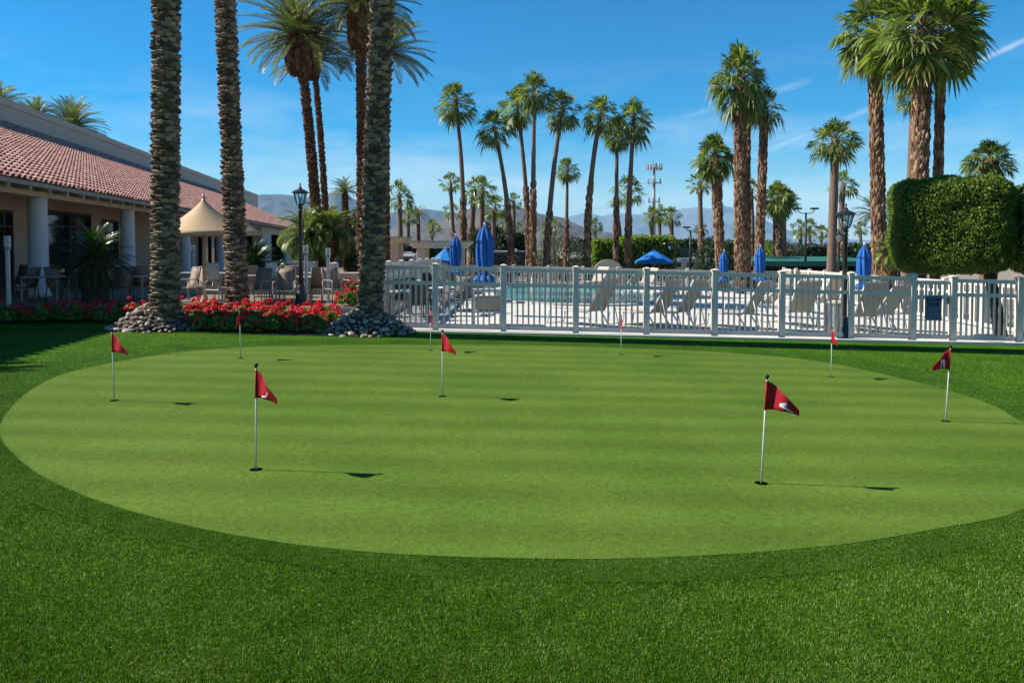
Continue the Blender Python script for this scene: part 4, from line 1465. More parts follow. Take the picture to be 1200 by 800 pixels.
# ------------------------------------------------------------------ geraniums
def geranium(seed, nleaf=680, nfl=13, low=0.0):
    r = np.random.default_rng(seed)
    u = unit(r.normal(0, 1, (nleaf, 3)))
    u[:, 2] = np.abs(u[:, 2]) * 1.0 - .25
    rad = r.uniform(0.5, 1.0, nleaf) ** .5 * (1 + .25 * np.array([mnoise.noise(Vector(x * 2.5) + Vector((seed, 0, 0))) for x in u]))
    pos = u * rad[:, None] * np.array([.40, .36, .40]) + np.array([0, 0, .22])
    pos[:, 2] = np.maximum(pos[:, 2], .02)
    lf = np_mesh('foliage', leaves(pos, u + np.array([0, 0, .5]), .085, .6, .85, r), M['geranium_leaf'])
    P_ = []
    cen = []
    for k in range(nfl):
        for _ in range(30):
            a = unit(r.normal(0, 1, 3))
            a[2] = abs(a[2]) * .9 + low
            a = unit(a)
            c_ = a * np.array([.44, .40, .46]) * r.uniform(.9, 1.12) + np.array([0, 0, .24])
            if all(np.linalg.norm(c_ - x) > .11 for x in cen):
                break
        cen.append(c_)
        m_ = 30
        uu = unit(r.normal(0, 1, (m_, 3)))
        s_ = r.uniform(.045, .07)
        P_.append(leaves(c_ + uu * s_ * np.array([1, 1, .75]), uu, .052, .35, .9, r))
    fl = np_mesh('blossom', np.concatenate(P_, 0), M['petal'])
    return lf, fl


GER = [geranium(k + 1) for k in range(3)] + [geranium(11, 680, 7)]
GRP = 'red geraniums in the flower bed'


def put_ger(x, y, z, s, k, lab, rz):
    e = empty('geranium', (x, y, z), rz, lab, 'flowering plant', GRP)
    e.scale = (s, s, s * random.uniform(.80, 1.0))
    np_obj('foliage', GER[k][0], e)
    np_obj('blossom', GER[k][1], e)


i = 0
for row, (Yr, p0, p1, st) in enumerate(((16.95, 238, 366, 21), (17.6, 212, 388, 21), (18.3, 205, 396, 22), (18.9, 212, 392, 24))):
    px = p0
    while px < p1:
        q = GX(px + random.uniform(-4, 4), Yr + random.uniform(-.12, .12))
        put_ger(q.x, q.y, q.z, random.uniform(.76, .92) + .02 * row, i % 3 if row else (i % 2) * 3, 'bushy red geranium in the sunlit bed between the two heaps of stones', random.uniform(0, 6))
        i += 1
        px += st
for px, Yr in ((140, 18.4), (152, 18.7), (168, 18.6)):
    q = GX(px, Yr)
    put_ger(q.x, q.y, q.z, .85, i % 3, 'red geranium at the left edge of the sunlight, behind the left heap of stones', random.uniform(0, 6))
    i += 1
for px, Yr in ((6, 18.2), (24, 18.6), (44, 18.3), (64, 18.7), (84, 18.4), (102, 18.8), (120, 18.5), (16, 19.0), (54, 19.1), (92, 19.1)):
    q = GX(px, Yr)
    put_ger(q.x, q.y, q.z, .8, 3, 'red geranium in the deep shade in front of the veranda', random.uniform(0, 6))
    i += 1
for px, py, Yr in ((408, 350, 20.3), (414, 342, 20.9), (414, 328, 21.9)):
    q = P(px, py, Yr)
    put_ger(q.x, q.y, LZ - .02 + (.25 if py < 340 else 0), .8, i % 3, 'tall red flowering bush against the leaning date palm trunk', random.uniform(0, 6))
    i += 1
pot = MB().lathe([(.14, 0), (.18, .05), (.22, .40), (.24, .42), (.24, .46), (.2, .46)], 16)


# ------------------------------------------------------------------ furniture
def sling_chair(label, loc, rz, fm, sm, group):
    """outdoor armchair: bent tube frame with a stretched sling seat and back"""
    e = empty('sling_chair', loc, rz, label, 'chair', group)
    for s in (-.27, .27):
        MB().tube([(s, .26, 0), (s, .25, .40), (s, .27, .60), (s, .20, .64), (s, -.22, .64), (s, -.27, .58), (s, -.22, .40), (s, -.30, 0)], .016, 6).build('side_frame', M[fm], e, True)
    for s in (-.24, .24):
        MB().tube([(s, .26, .42), (s, 0, .39), (s, -.20, .40), (s, -.30, .70), (s, -.37, .98)], .013, 6).build('sling_rail', M[fm], e, True)
    cr = MB()
    cr.tube([(-.24, -.37, .98), (.24, -.37, .98)], .013, 6)
    cr.tube([(-.25, .25, .40), (.25, .25, .40)], .013, 6)
    cr.build('crossbar', M[fm], e)

    def strip(prof, nm):
        b_ = MB()
        vs = []
        for (y, z) in prof:
            vs += [(-.235, y, z), (.235, y, z), (-.235, y - .008, z - .008), (.235, y - .008, z - .008)]
        fs = []
        for k in range(len(prof) - 1):
            a = 4 * k
            fs += [(a, a + 1, a + 5, a + 4), (a + 2, a + 6, a + 7, a + 3), (a, a + 4, a + 6, a + 2), (a + 1, a + 3, a + 7, a + 5)]
        fs += [(0, 2, 3, 1), (4 * len(prof) - 4, 4 * len(prof) - 3, 4 * len(prof) - 1, 4 * len(prof) - 2)]
        b_.add(vs, fs).build(nm, M[sm], e, True)
    strip([(.25, .415), (.12, .39), (0, .38), (-.12, .382), (-.19, .40)], 'seat')
    strip([(-.205, .41), (-.25, .55), (-.295, .70), (-.335, .85), (-.37, .97)], 'backrest')
    return e


def table(label, loc, rz, w_, d_, h_, tm, lm, group=None, round_=False):
    e = empty('patio_table', loc, rz, label, 'table', group)
    if round_:
        MB().lathe([(w_ / 2, h_ - .03), (w_ / 2, h_)], 24).build('tabletop', M[tm], e)
        MB().lathe([(.22, 0), (.22, .03), (.04, .06), (.035, h_ - .03)], 14).build('pedestal', M[lm], e)
    else:
        MB().box((0, 0, h_ - .02), (w_, d_, .04)).build('tabletop', M[tm], e, bevel=.006)
        for sx in (-1, 1):
            for sy in (-1, 1):
                MB().box((sx * (w_ / 2 - .04), sy * (d_ / 2 - .04), (h_ - .04) / 2), (.045, .045, h_ - .04)).build('leg', M[lm], e)
    return e


PG_ = 'brown sling chairs on the patio'
chairs = [
    (258, 357, 21.0, 2.6, 'brown sling chair with its back to the canopy pole, beside a small square table'),
    (302, 352, 20.8, 2.9, 'brown sling chair turned away, just right of the second date palm trunk'),
    (334, 353, 20.6, 3.3, 'brown sling chair turned away, left of the black lantern post'),
    (322, 345, 22.8, 0.2, 'brown sling chair facing the lawn across the table behind the flowers'),
    (370, 352, 22.2, 0.6, 'brown sling chair between the two white post lights'),
    (394, 352, 21.4, 3.9, 'brown sling chair showing its wide back, right of the second white post light'),
    (347, 345, 24.0, 0.0, 'brown sling chair at the back of the patio, behind the lantern post'),
    (292, 345, 24.2, 0.4, 'brown sling chair at the back of the patio, behind the second date palm'),
    (236, 352, 22.6, 3.0, 'brown sling chair near the canopy pole, on its left'),
    (216, 352, 22.0, 2.4, 'brown sling chair close to the thick left trunk'),
    (142, 352, 22.0, 3.4, 'shaded chair right of the dark sago palm'),
    (166, 350, 23.5, 0.3, 'shaded chair left of the thick trunk, nearer the doors'),
    (98, 353, 23.4, 2.9, 'shaded chair half behind the dark sago palm'),
    (72, 352, 22.2, 4.4, 'shaded chair right of the shaded dining table'),
    (28, 352, 22.0, 1.6, 'shaded chair left of the shaded dining table'),
    (18, 350, 24.5, 2.8, 'shaded chair nearest the clubhouse corner column'),
]
for px, py, Y, rz, lab in chairs:
    q = P(px, py, Y)
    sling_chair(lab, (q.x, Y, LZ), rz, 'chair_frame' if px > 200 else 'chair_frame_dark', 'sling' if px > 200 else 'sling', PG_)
for px, Y, lab, w_, h_ in ((272, 20.6, 'small square side table left of the second date palm trunk', .5, .5), (345, 22.0, 'square dining table behind the lantern post', 1.0, .72), (300, 22.9, 'square dining table behind the second date palm trunk', .95, .72),
                           (54, 22.3, 'shaded square dining table beside the corner column', 1.0, .72), (152, 22.8, 'shaded square dining table right of the sago palm', 1.0, .72)):
    q = P(px, 340, Y)
    table(lab, (q.x, Y, LZ), 0.2, w_, w_, h_, 'chair_frame', 'chair_frame', 'square patio tables')
# towels over two chairs
for px, py, Y, lab in ((250, 330, 21.6, 'white towel draped over a chair beside the canopy pole'), (318, 332, 22.0, 'white towel draped over a chair back behind the flowers'), (390, 331, 21.9, 'white towel hanging over the chair by the second post light')):
    q = P(px, py, Y)
    mb = MB()
    vs = []
    prof = [(-.10, -.24), (-.075, 0), (-.05, .2), (-.02, .235), (.02, .23), (.045, .18), (.07, 0), (.09, -.12)]
    for x in np.linspace(-.15, .15, 7):
        for (y, z) in prof:
            vs.append((x, y + .012 * math.sin(x * 40), z + .008 * math.sin(x * 31)))
    k = len(prof)
    mb.add(vs, [(a * k + j, a * k + j + 1, (a + 1) * k + j + 1, (a + 1) * k + j) for a in range(6) for j in range(k - 1)])
    o = mb.build('towel', M['white_vinyl'], None, True, loc=(q.x, Y, 1.18))
    sd = o.modifiers.new('cloth', 'SOLIDIFY')
    sd.thickness = .012
    o.rotation_euler = (0, 0, .5)
    meta(o, lab, 'towel', 'white towels on the patio chairs')
# low tan wall behind the patio chairs, white bench block in front of the pygmy palm
a, b_ = P(196, 325, 25.5), P(420, 325, 25.5)
mb = MB().box(((a.x + b_.x) / 2, 25.6, LZ + .33), (b_.x - a.x, .28, .66))
lw = mb.build('patio_wall', M['stucco'], None, bevel=.01)
meta(lw, 'low tan patio wall with a pale cap behind the brown chairs', 'wall')
MB().box(((a.x + b_.x) / 2, 25.6, LZ + .69), (b_.x - a.x + .1, .36, .06)).build('cap', M['plaster_white'], lw, bevel=.01)
q = P(355, 318, 26.4)
o = MB().box((0, 0, .50), (.92, .5, 1.0)).build('cool_box', M['white_vinyl'], None, loc=(q.x, 26.4, LZ), bevel=.06)
meta(o, 'white rounded chest standing behind the low patio wall by the pygmy palm', 'chest')
MB().box((0, 0, 1.04), (.96, .54, .09)).build('lid', M['white_vinyl'], o, bevel=.03)


# tan canopy parasols
def canopy(label, px, py_top, py_edge, Y, wpx, pole_px):
    c = P(px, py_edge, Y)
    ze, zt = c.z, P(px, py_top, Y).z
    rad = wpx * Y / F / 2
    e = empty('tan_canopy', (c.x, Y, LZ), 0, label, 'canopy')
    mb = MB()
    prof, n = [], 48
    Hc = zt - ze
    for i in range(15):
        u = i / 14
        prof.append((rad * (1 - u) ** 1.0 * (0.30 + 0.70 * (1 - u) ** 0.55) + .035 * (u > .98), ze - LZ + Hc * (u ** 0.80 if u < 1 else 1)))
    prof = [(rad * max(0.03, (1 - u) ** 1.35 * .75 + (1 - u) * .25), ze - LZ + Hc * (1 - (1 - u) ** 1.0) ** 1.0) for u in np.linspace(0, 1, 16)]
    prof = [(rad, ze - LZ - .09)] + prof
    wv = lambda a, z: 0.955 + 0.045 * abs(math.cos(2 * a)) ** 3
    mb.lathe(prof, n, (0, 0, 0), wv)
    mb.f = mb.f[:-2]
    mb.m = mb.m[:-2]
    o = mb.build('canopy_cloth', M['tan_fabric'], e, True)
    sd = o.modifiers.new('cloth', 'SOLIDIFY')
    sd.thickness = .01
    MB().lathe([(.05, 0), (.05, .07), (.035, .09), (.02, .15)], 10, (0, 0, zt - LZ - .03)).build('finial', M['tan_metal'], e, True)
    MB().tube([(0, 0, 0), (0, 0, zt - LZ - .02)], .055, 12).build('pole', M['tan_metal'], e, True)
    rb = MB()
    for k in range(8):
        a = k * PI / 4
        rb.tube([(0, 0, zt - LZ - .45 * Hc), (math.cos(a) * rad * .93, math.sin(a) * rad * .93, ze - LZ + .01)], .014, 6)
    rb.build('rib', M['tan_metal'], e)
    MB().lathe([(.32, 0), (.32, .05), (.08, .09), (.07, .2)], 16).build('base', M['tan_metal'], e)
    return e


canopy('tan peaked canopy on a single pole between the two left date palm trunks', 239, 232, 273, 21.5, 100, 239)
canopy('tan canopy behind the second date palm trunk, only its edge showing', 272, 240, 273, 26, 68, 272)


# blue parasols
def closed_parasol(label, px, py_top, py_bot, Y, wpx, seed, flare=True):
    b0 = GX(px, Y)
    zt, zb = P(px, py_top, Y).z - b0.z, P(px, py_bot, Y).z - b0.z
    r_ = wpx * Y / F / 2
    e = empty('closed_parasol', b0, 0, label, 'parasol', 'closed blue parasols round the pool')
    H_ = zt - zb
    pr = [(r_ * 1.18, zb), (r_ * 1.28, zb + H_ * .05), (r_ * .62, zb + H_ * .16), (r_ * .86, zb + H_ * .24), (r_ * .98, zb + H_ * .45), (r_ * 1.0, zb + H_ * .62), (r_ * .92, zb + H_ * .70), (r_ * 1.02, zb + H_ * .715), (r_ * .72, zb + H_ * .86), (r_ * .30, zb + H_ * .96), (r_ * .08, zt)]
    # finer rings
    q = []
    for (a, b_) in zip(pr, pr[1:]):
        for k in range(3):
            q.append((a[0] + (b_[0] - a[0]) * k / 3, a[1] + (b_[1] - a[1]) * k / 3))
    q.append(pr[-1])
    mb = MB()
    mb.lathe(q, 48, (0, 0, 0), lambda a, z: 1 + 0.20 * math.cos(8 * a + seed + 0.9 * z) + .05 * math.sin(3 * a + z * 4))
    mb.build('folded_canopy', M['blue_fabric'], e, True)
    MB().lathe([(r_ * .70, zb + H_ * .155), (r_ * .74, zb + H_ * .17), (r_ * .70, zb + H_ * .19)], 20).build('tie_strap', M['blue_fabric'], e, True)
    MB().tube([(0, 0, 0), (0, 0, zt + .05)], .024, 10).build('pole', M['white_metal'], e, True)
    MB().lathe([(.02, zt - .02), (.035, zt + .03), (.03, zt + .06), (.008, zt + .09)], 10).build('finial', M['white_metal'], e, True)
    MB().lathe([(.28, .03), (.28, .09), (.06, .12), (.045, .30)], 20).build('base', M['concrete'], e)
    return e


closed_parasol('closed blue parasol, larger of the pair at the left end of the pool', 568, 264, 331, 22.5, 19, 0.3)
closed_parasol('closed blue parasol, smaller of the pair, beside the open blue one by the pavilion', 534, 276, 321, 29, 12.5, 1.2)
closed_parasol('narrow closed blue parasol left of the stout stubbly trunks, far side of the pool', 848.5, 294, 331, 41, 9, 2.0)
closed_parasol('closed blue parasol in front of the right hand stubbly trunks, far side of the pool', 891, 289, 329, 36, 10.5, 0.9)
closed_parasol('closed blue parasol right of the black lantern post, behind the fence', 1013, 287, 339, 24.5, 14, 1.7)


def open_parasol(label, px, py_top, py_edge, Y, wpx):
    b0 = GX(px, Y)
    zt, ze = P(px, py_top, Y).z - b0.z, P(px, py_edge, Y).z - b0.z
    r_ = wpx * Y / F / 2
    e = empty('open_parasol', b0, 0, label, 'parasol', 'open blue parasols beyond the pool')
    mb = MB()
    mb.lathe([(r_, ze - .12), (r_ * 1.0, ze), (r_ * .52, ze + (zt - ze) * .52), (r_ * .1, zt - .03), (.02, zt)], 8)
    mb.f, mb.m = mb.f[:-2], mb.m[:-2]
    o = mb.build('canopy', M['blue_open'], e)
    sd = o.modifiers.new('cloth', 'SOLIDIFY')
    sd.thickness = .008
    MB().tube([(0, 0, 0), (0, 0, zt + .08)], .025, 8).build('pole', M['white_metal'], e)
    rb = MB()
    for k in range(8):
        a = k * PI / 4 + PI / 8
        rb.tube([(0, 0, zt - .06), (math.cos(a) * r_ * .97, math.sin(a) * r_ * .97, ze - .02)], .012, 5)
    rb.build('rib', M['white_metal'], e)
    MB().lathe([(.3, .03), (.3, .1), (.05, .13)], 16).build('base', M['concrete'], e)


open_parasol('open blue parasol below the longest bright hedge block', 767, 293, 306.5, 49, 47)
open_parasol('open blue parasol beside the smaller closed one, under the pavilion edge', 522, 291, 305, 40, 34)


# loungers: sling beds with raised backs
def lounger(label, px, Y, rz, back=58, mt='sling_tan', fm='white_metal'):
    b0 = GX(px, Y)
    b0.z += .03
    e = empty('pool_lounger', b0, rz, label, 'sun lounger', 'tan sun loungers on the pool deck')
    e.scale = (1.15, 1.15, 1.15)
    L, W_, h_ = 1.25, .62, .34
    bl = .86
    cb, sb = math.cos(R(back)), math.sin(R(back))
    for s in (-W_ / 2, W_ / 2):
        MB().tube([(s, 0, h_), (s, L, h_)], .02, 6).build('side_rail', M[fm], e, True)
        MB().tube([(s, 0, h_), (s, -bl * cb, h_ + bl * sb)], .018, 6).build('back_rail', M[fm], e, True)
        MB().tube([(s, L - .15, h_), (s, L - .10, .02)], .018, 6).build('leg', M[fm], e, True)
        MB().tube([(s, .10, h_), (s, -.12, .02)], .018, 6).build('leg', M[fm], e, True)
        MB().tube([(s * .9, -bl * cb * .55, h_ + bl * sb * .5), (s * .9, -.42, .02)], .012, 5).build('back_stay', M[fm], e, True)
    MB().tube([(-W_ / 2, -bl * cb, h_ + bl * sb), (W_ / 2, -bl * cb, h_ + bl * sb)], .018, 6).build('crossbar', M[fm], e)
    MB().tube([(-W_ / 2, -.42, .02), (W_ / 2, -.42, .02)], .012, 6).build('crossbar', M[fm], e)
    MB().tube([(-W_ / 2, L - .1, .02), (W_ / 2, L - .1, .02)], .014, 6).build('crossbar', M[fm], e)
    MB().box((0, L / 2, h_ + .006), (W_ - .03, L, .012)).build('seat_sling', M[mt], e)
    MB().box((0, -bl * cb / 2, h_ + bl * sb / 2 + .006), (W_ - .02, bl, .014), 0, -R(back)).build('back_sling', M[mt], e)
    return e


for px, Y, rz, bk, lab in (
        (699, 19.7, 0.85, 60, 'tan sun lounger in front of the pool, alone left of the third post pair'),
        (772, 19.8, 0.85, 60, 'tan sun lounger with raised back just right of the fence post at the pool end'),
        (801, 20.0, 0.85, 60, 'tan sun lounger directly right of the one at the pool end'),
        (877, 20.0, 0.85, 60, 'tan sun lounger in the middle of the right half of the deck'),
        (898, 24.6, 0.7, 40, 'tan sun lounger with lowered back behind the fence post left of the bin'),
        (938, 20.9, 0.25, 62, 'tan sun lounger turned away, left of the grey bin'),
        (968, 26.0, 0.5, 60, 'tan sun lounger behind the grey bin'),
        (1014, 19.8, 0.35, 66, 'tan sun lounger right of the black lantern post'),
        (1036, 20.6, 0.5, 55, 'tan sun lounger behind the one right of the lantern post'),
        (735, 33, 0.9, 50, 'tan sun lounger at the far pool edge, left of its neighbour'),
        (790, 37, 0.9, 45, 'tan sun lounger beyond the pool corner'),
        (826, 36, 0.9, 45, 'tan sun lounger far back between two fence posts'),
        (700, 43, 2.4, 50, 'tan sun lounger close to the far fence, beside the round-topped panel'),
        (758, 43, 2.4, 50, 'tan sun lounger close to the far fence under the open parasol')):
    lounger(lab, px, Y, rz, bk)
# pool-side tables with dark chairs at the left end
PT = 'dark chairs round the pool tables'
for k, (px, Y, ang0, nn, lab) in enumerate(((478, 21.6, .4, 4, 'left table behind the fence beside the leaning trunk'), (515, 24.0, 1.0, 4, 'middle table near the smaller closed parasol'), (500, 29, .2, 4, 'far table near the pavilion'), (548, 27.5, .8, 3, 'table nearest the larger closed parasol'))):
    q = GX(px, Y)
    table('round white table, the ' + lab, (q.x, q.y, q.z + .03), 0, 1.05, 1.05, .72, 'white_metal', 'white_metal', 'round white tables by the pool', True)
    for j in range(nn):
        a = ang0 + j * 2 * PI / nn
        sling_chair('dark sling chair at the ' + lab, (q.x + math.cos(a) * .85, q.y + math.sin(a) * .85, q.z + .03), a + PI / 2, 'chair_frame_dark', 'sling_dark', PT)
# chairs and tables beyond the far fence
for k, (px, Y, rz, lab) in enumerate(((748, 47.5, 0.4, 'dark chair left of the open parasol pole'), (757, 49.6, 2.2, 'dark chair behind the open parasol pole'), (779, 48.2, 4.4, 'dark chair right of the open parasol pole'))):
    q = GX(px, Y)
    sling_chair(lab, q, rz, 'chair_frame_dark', 'sling_dark', PT)
# towel cart
q = GX(571, 19.6)
q.z += .03
e = empty('towel_cart', q, 0.05, 'white framed cart with tan side panels behind the fence left of the pool', 'cart')
for sx in (-.34, .34):
    for sy in (-.24, .24):
        MB().box((sx, sy, .43), (.05, .05, .86)).build('leg', M['white_metal'], e)
MB().box((0, 0, .88), (.78, .58, .05)).build('top', M['white_metal'], e, bevel=.008)
MB().box((0, 0, .55), (.62, .44, .34)).build('bin_panel', M['sling_tan'], e, bevel=.02)
MB().box((0, 0, .33), (.66, .46, .04)).build('shelf', M['white_metal'], e)
# bin
q = G(969, 391)
e = empty('litter_bin', (q.x, FY + .75, zg(q.x, FY) + .03), 0, 'grey slatted litter bin with a pale rim behind the fence beside the lantern post', 'bin')
bb = MB()
for k in range(26):
    a = 2 * PI * k / 26
    bb.box((.30 * math.cos(a), .30 * math.sin(a), .40), (.025, .06, .74), a)
bb.build('slat_body', M['grey_metal'], e)
MB().lathe([(.285, .02), (.285, .78)], 24).build('liner', M['grey_metal'], e, True)
MB().lathe([(.32, .76), (.345, .80), (.33, .85), (.24, .88), (.2, .87)], 24).build('rim', M['sling_tan'], e, True)
# pool hand rail
q = GX(607, 28.4)
q.z += .1
hr = MB()
for dx in (0, .5):
    hr.tube([(dx, -.5, 0), (dx, -.5, .7), (dx, -.35, .86), (dx, -.1, .86), (dx, .3, .55), (dx, .5, -.2)], .024, 8)
meta(hr.build('pool_rail', M['white_metal'], None, True, loc=q), 'pair of bent white handrails at the left end of the pool', 'handrail')
# round-topped panel beyond the far fence
q = GX(713, 45.6)
o = MB()
hw, hh = 0.92, P(713, 304, 45.6).z - q.z
pl = [(-hw, 0), (hw, 0)] + [(hw * math.cos(a), hh - hw * .95 + hw * .95 * math.sin(a)) for a in np.linspace(0, PI, 20)]
n = len(pl)
o.add([(x, -.08, z) for x, z in pl] + [(x, .08, z) for x, z in pl], [tuple(range(n)), tuple(range(n, 2 * n))[::-1]] + [(i, i + n, (i + 1) % n + n, (i + 1) % n) for i in range(n)])
o = o.build('round_topped_panel', M['stucco_pale'], None, loc=q)
meta(o, 'round-topped pale plaster panel standing behind the far pool fence', 'panel')

# ------------------------------------------------------------------ pavilions, motorhomes, courts, masts
def pavilion(label, px0, px1, py_top, py_bot, Y, arch=True):
    a, b_ = P(px0, py_top, Y), P(px1, py_top, Y)
    z0 = zg(a.x, Y)
    zt, zb = P(px0, py_top, Y).z - z0, P(px0, py_bot, Y).z - z0
    W_ = b_.x - a.x
    e = empty('pavilion', ((a.x + b_.x) / 2, Y + 1.4, z0), 0, label, 'pavilion')
    rf = MB()
    d_ = 3.2
    o1 = .28
    z1, z2 = zb, zt
    rf.add([(-W_ / 2, -d_ / 2, z2), (W_ / 2, -d_ / 2, z2), (W_ / 2, d_ / 2, z2), (-W_ / 2, d_ / 2, z2), (-W_ / 2 + o1, -d_ / 2 + o1, z1), (W_ / 2 - o1, -d_ / 2 + o1, z1), (W_ / 2 - o1, d_ / 2 - o1, z1), (-W_ / 2 + o1, d_ / 2 - o1, z1)],
           [(0, 1, 2, 3), (4, 7, 6, 5), (0, 4, 5, 1), (1, 5, 6, 2), (2, 6, 7, 3), (3, 7, 4, 0)])
    rf.build('roof', M['stucco_pale'], e)
    MB().box((0, 0, z2 + .04), (W_ + .1, d_ + .1, .08)).build('roof_cap', M['stucco'], e)
    for sx in (-1, 1):
        for sy in (-1, 1):
            MB().box((sx * (W_ / 2 - .65), sy * (d_ / 2 - .6), z1 / 2), (.42, .42, z1)).build('pillar', M['stucco_pale'], e, bevel=.02)
    return e


pavilion('pale flat-roofed pavilion on square pillars behind the smaller closed parasol', 478, 551, 284, 291, 41)
pavilion('pale flat-roofed pavilion behind the leaning foreground trunk', 414, 474, 279, 285, 44)


def motorhome(label, px0, px1, py_top, Y, body, depth=2.6, awn=False):
    a, b_ = P(px0, py_top, Y), P(px1, py_top, Y)
    z0 = zg(a.x, Y)
    W_, H_ = b_.x - a.x, a.z - z0
    e = empty('motorhome', ((a.x + b_.x) / 2, Y + depth / 2, z0), 0, label, 'motorhome', 'motorhomes parked beyond the pool')
    MB().box((0, 0, H_ * .56), (W_, depth, H_ * .80)).build('body', M[body], e, bevel=.14)
    MB().box((0, 0, H_ * .975), (W_ * .94, depth * .9, H_ * .05)).build('roof', M['rv_white'], e, bevel=.03)
    MB().box((W_ * .15, 0, H_ * 1.03), (.7, .7, .16)).build('air_conditioner', M['rv_white'], e, bevel=.04)
    for fx_ in (-.36, -.08, .28):
        MB().box((W_ * fx_, -depth / 2 - .012, H_ * .68), (W_ * .16, .03, H_ * .22)).build('window', M['dark_glass'], e, bevel=.02)
    MB().box((W_ * .12, -depth / 2 - .01, H_ * .50), (.62, .03, H_ * .62)).build('door', M['rv_white' if body != 'rv_white' else 'rv_brown'], e, bevel=.02)
    MB().box((0, -depth / 2 - .016, H_ * .42), (W_ * .98, .012, H_ * .08)).build('stripe', M['rv_brown'], e)
    for fx_ in (-.32, .30):
        w_ = MB().tube([(W_ * fx_, -depth / 2 + .02, .36), (W_ * fx_, -depth / 2 + .3, .36)], .36, 18).build('wheel', M['black_rubber'], e)
        MB().tube([(W_ * fx_, -depth / 2 + .005, .36), (W_ * fx_, -depth / 2 + .03, .36)], .19, 14).build('rim', M['galvanised'], w_)
    if awn:
        ab = MB()
        ab.add([(-W_ * .48, -depth / 2, H_ * .93), (W_ * .48, -depth / 2, H_ * .93), (W_ * .48, -depth / 2 - 2.0, H_ * .80), (-W_ * .48, -depth / 2 - 2.0, H_ * .80),
                (-W_ * .48, -depth / 2, H_ * .91), (W_ * .48, -depth / 2, H_ * .91), (W_ * .48, -depth / 2 - 2.0, H_ * .78), (-W_ * .48, -depth / 2 - 2.0, H_ * .78)],
               [(0, 1, 2, 3), (7, 6, 5, 4), (3, 2, 6, 7), (0, 3, 7, 4), (1, 5, 6, 2)])
        ab.build('awning', M['rv_white'], e)
    return e


motorhome('shade-darkened motorhome with a pale roof behind the larger closed parasol', 574, 616, 294, 60, 'rv_shadowed')
motorhome('shade-darkened motorhome with a white awning between the olive shrub and the hedge', 655, 692, 297, 62, 'rv_shadowed', awn=True)
motorhome('white motorhome beside the court light, right of the open blue parasol', 786, 842, 303, 62, 'rv_white')
motorhome('white motorhome half hidden by the pavilion', 452, 488, 297, 60, 'rv_white')
motorhome('shade-darkened motorhome under the green roof', 896, 930, 310, 60, 'rv_shadowed')


def carport(label, px0, px1, py_t, py_b, Y):
    a, b_ = P(px0, py_t, Y), P(px1, py_t, Y)
    z0 = zg(a.x, Y)
    zt, zb = P(px0, py_t, Y).z - z0, P(px0, py_b, Y).z - z0
    W_ = b_.x - a.x
    e = empty('carport', ((a.x + b_.x) / 2, Y, z0), 0, label, 'carport')
    rf = MB()
    d_ = 5.5
    rf.add([(-W_ / 2, -d_ / 2, zb), (W_ / 2, -d_ / 2, zb), (W_ / 2, -d_ / 2, zb + .12), (-W_ / 2, -d_ / 2, zb + .12), (-W_ / 2, d_ / 2, zt), (W_ / 2, d_ / 2, zt), (W_ / 2, d_ / 2, zt + .12), (-W_ / 2, d_ / 2, zt + .12)],
           [(0, 1, 2, 3), (3, 2, 6, 7), (7, 6, 5, 4), (4, 5, 1, 0), (0, 3, 7, 4), (1, 5, 6, 2)])
    rf.build('roof', M['green_metal'], e)
    MB().box((0, -d_ / 2 - .012, (zt + zb) / 2 - .1), (W_, .02, max(.25, (zt - zb) * .8))).build('fascia', M['green_metal'], e)
    k = 7
    for i in range(k):
        for sy in (-1, 1):
            MB().box((-W_ / 2 + .3 + (W_ - .6) * i / (k - 1), sy * (d_ / 2 - .4), zb / 2), (.12, .12, zb)).build('post', M['lamp_green'], e)
    MB().box((0, d_ / 2 - .1, zb * .42), (W_, .08, zb * .84)).build('back_wall', M['lamp_green'], e)
    return e


carport('long green-roofed carport beyond the far pool fence on the right', 868, 1058, 303, 310, 58)
# court screen fence
a, b_ = P(797, 290, 66), P(812, 290, 66)
z0 = zg(a.x, 66)
e = empty('court_screen', (a.x, 66, z0), 0, 'green mesh court screen beside the light pole with a single arm', 'fence')
zz = a.z - z0
MB().box(((b_.x - a.x) / 2, 0, zz * .5), (b_.x - a.x, .03, zz * .98)).build('mesh_screen', M['green_screen'], e)
for k in range(2):
    MB().tube([((b_.x - a.x) * k, -.05, 0), ((b_.x - a.x) * k, -.05, zz + .05)], .04, 8).build('post', M['lamp_green'], e)


def court_light(label, px, py_t, Y, arms, span):
    q = GX(px, Y)
    H_ = P(px, py_t, Y).z - q.z
    e = empty('court_light', q, 0, label, 'light pole', 'tennis court light poles')
    MB().tube([(0, 0, 0), (0, 0, H_ * .5), (0, 0, H_ * .94)], [.11, .09, .06], 10).build('pole', M['lamp_green'], e, True)
    for s in arms:
        MB().tube([(0, 0, H_ * .93), (s * span * .5, 0, H_ * .93), (s * span * .85, 0, H_ * .95), (s * span, 0, H_ * .985)], .035, 6).build('arm', M['lamp_green'], e, True)
        h = MB().box((s * span, 0, H_ * .995), (.55, .30, .12)).build('floodlight', M['lamp_green'], e, bevel=.02)
    return e


court_light('dark court light pole with two curved arms above the green roof', 944, 244, 56, (-1, 1), 0.62)
court_light('court light pole with a single arm in front of the green screen', 809, 266, 58, (-1,), 0.30)
court_light('court light pole half hidden behind the box-cut tree, single head', 1054, 250, 52, (1,), 0.3)
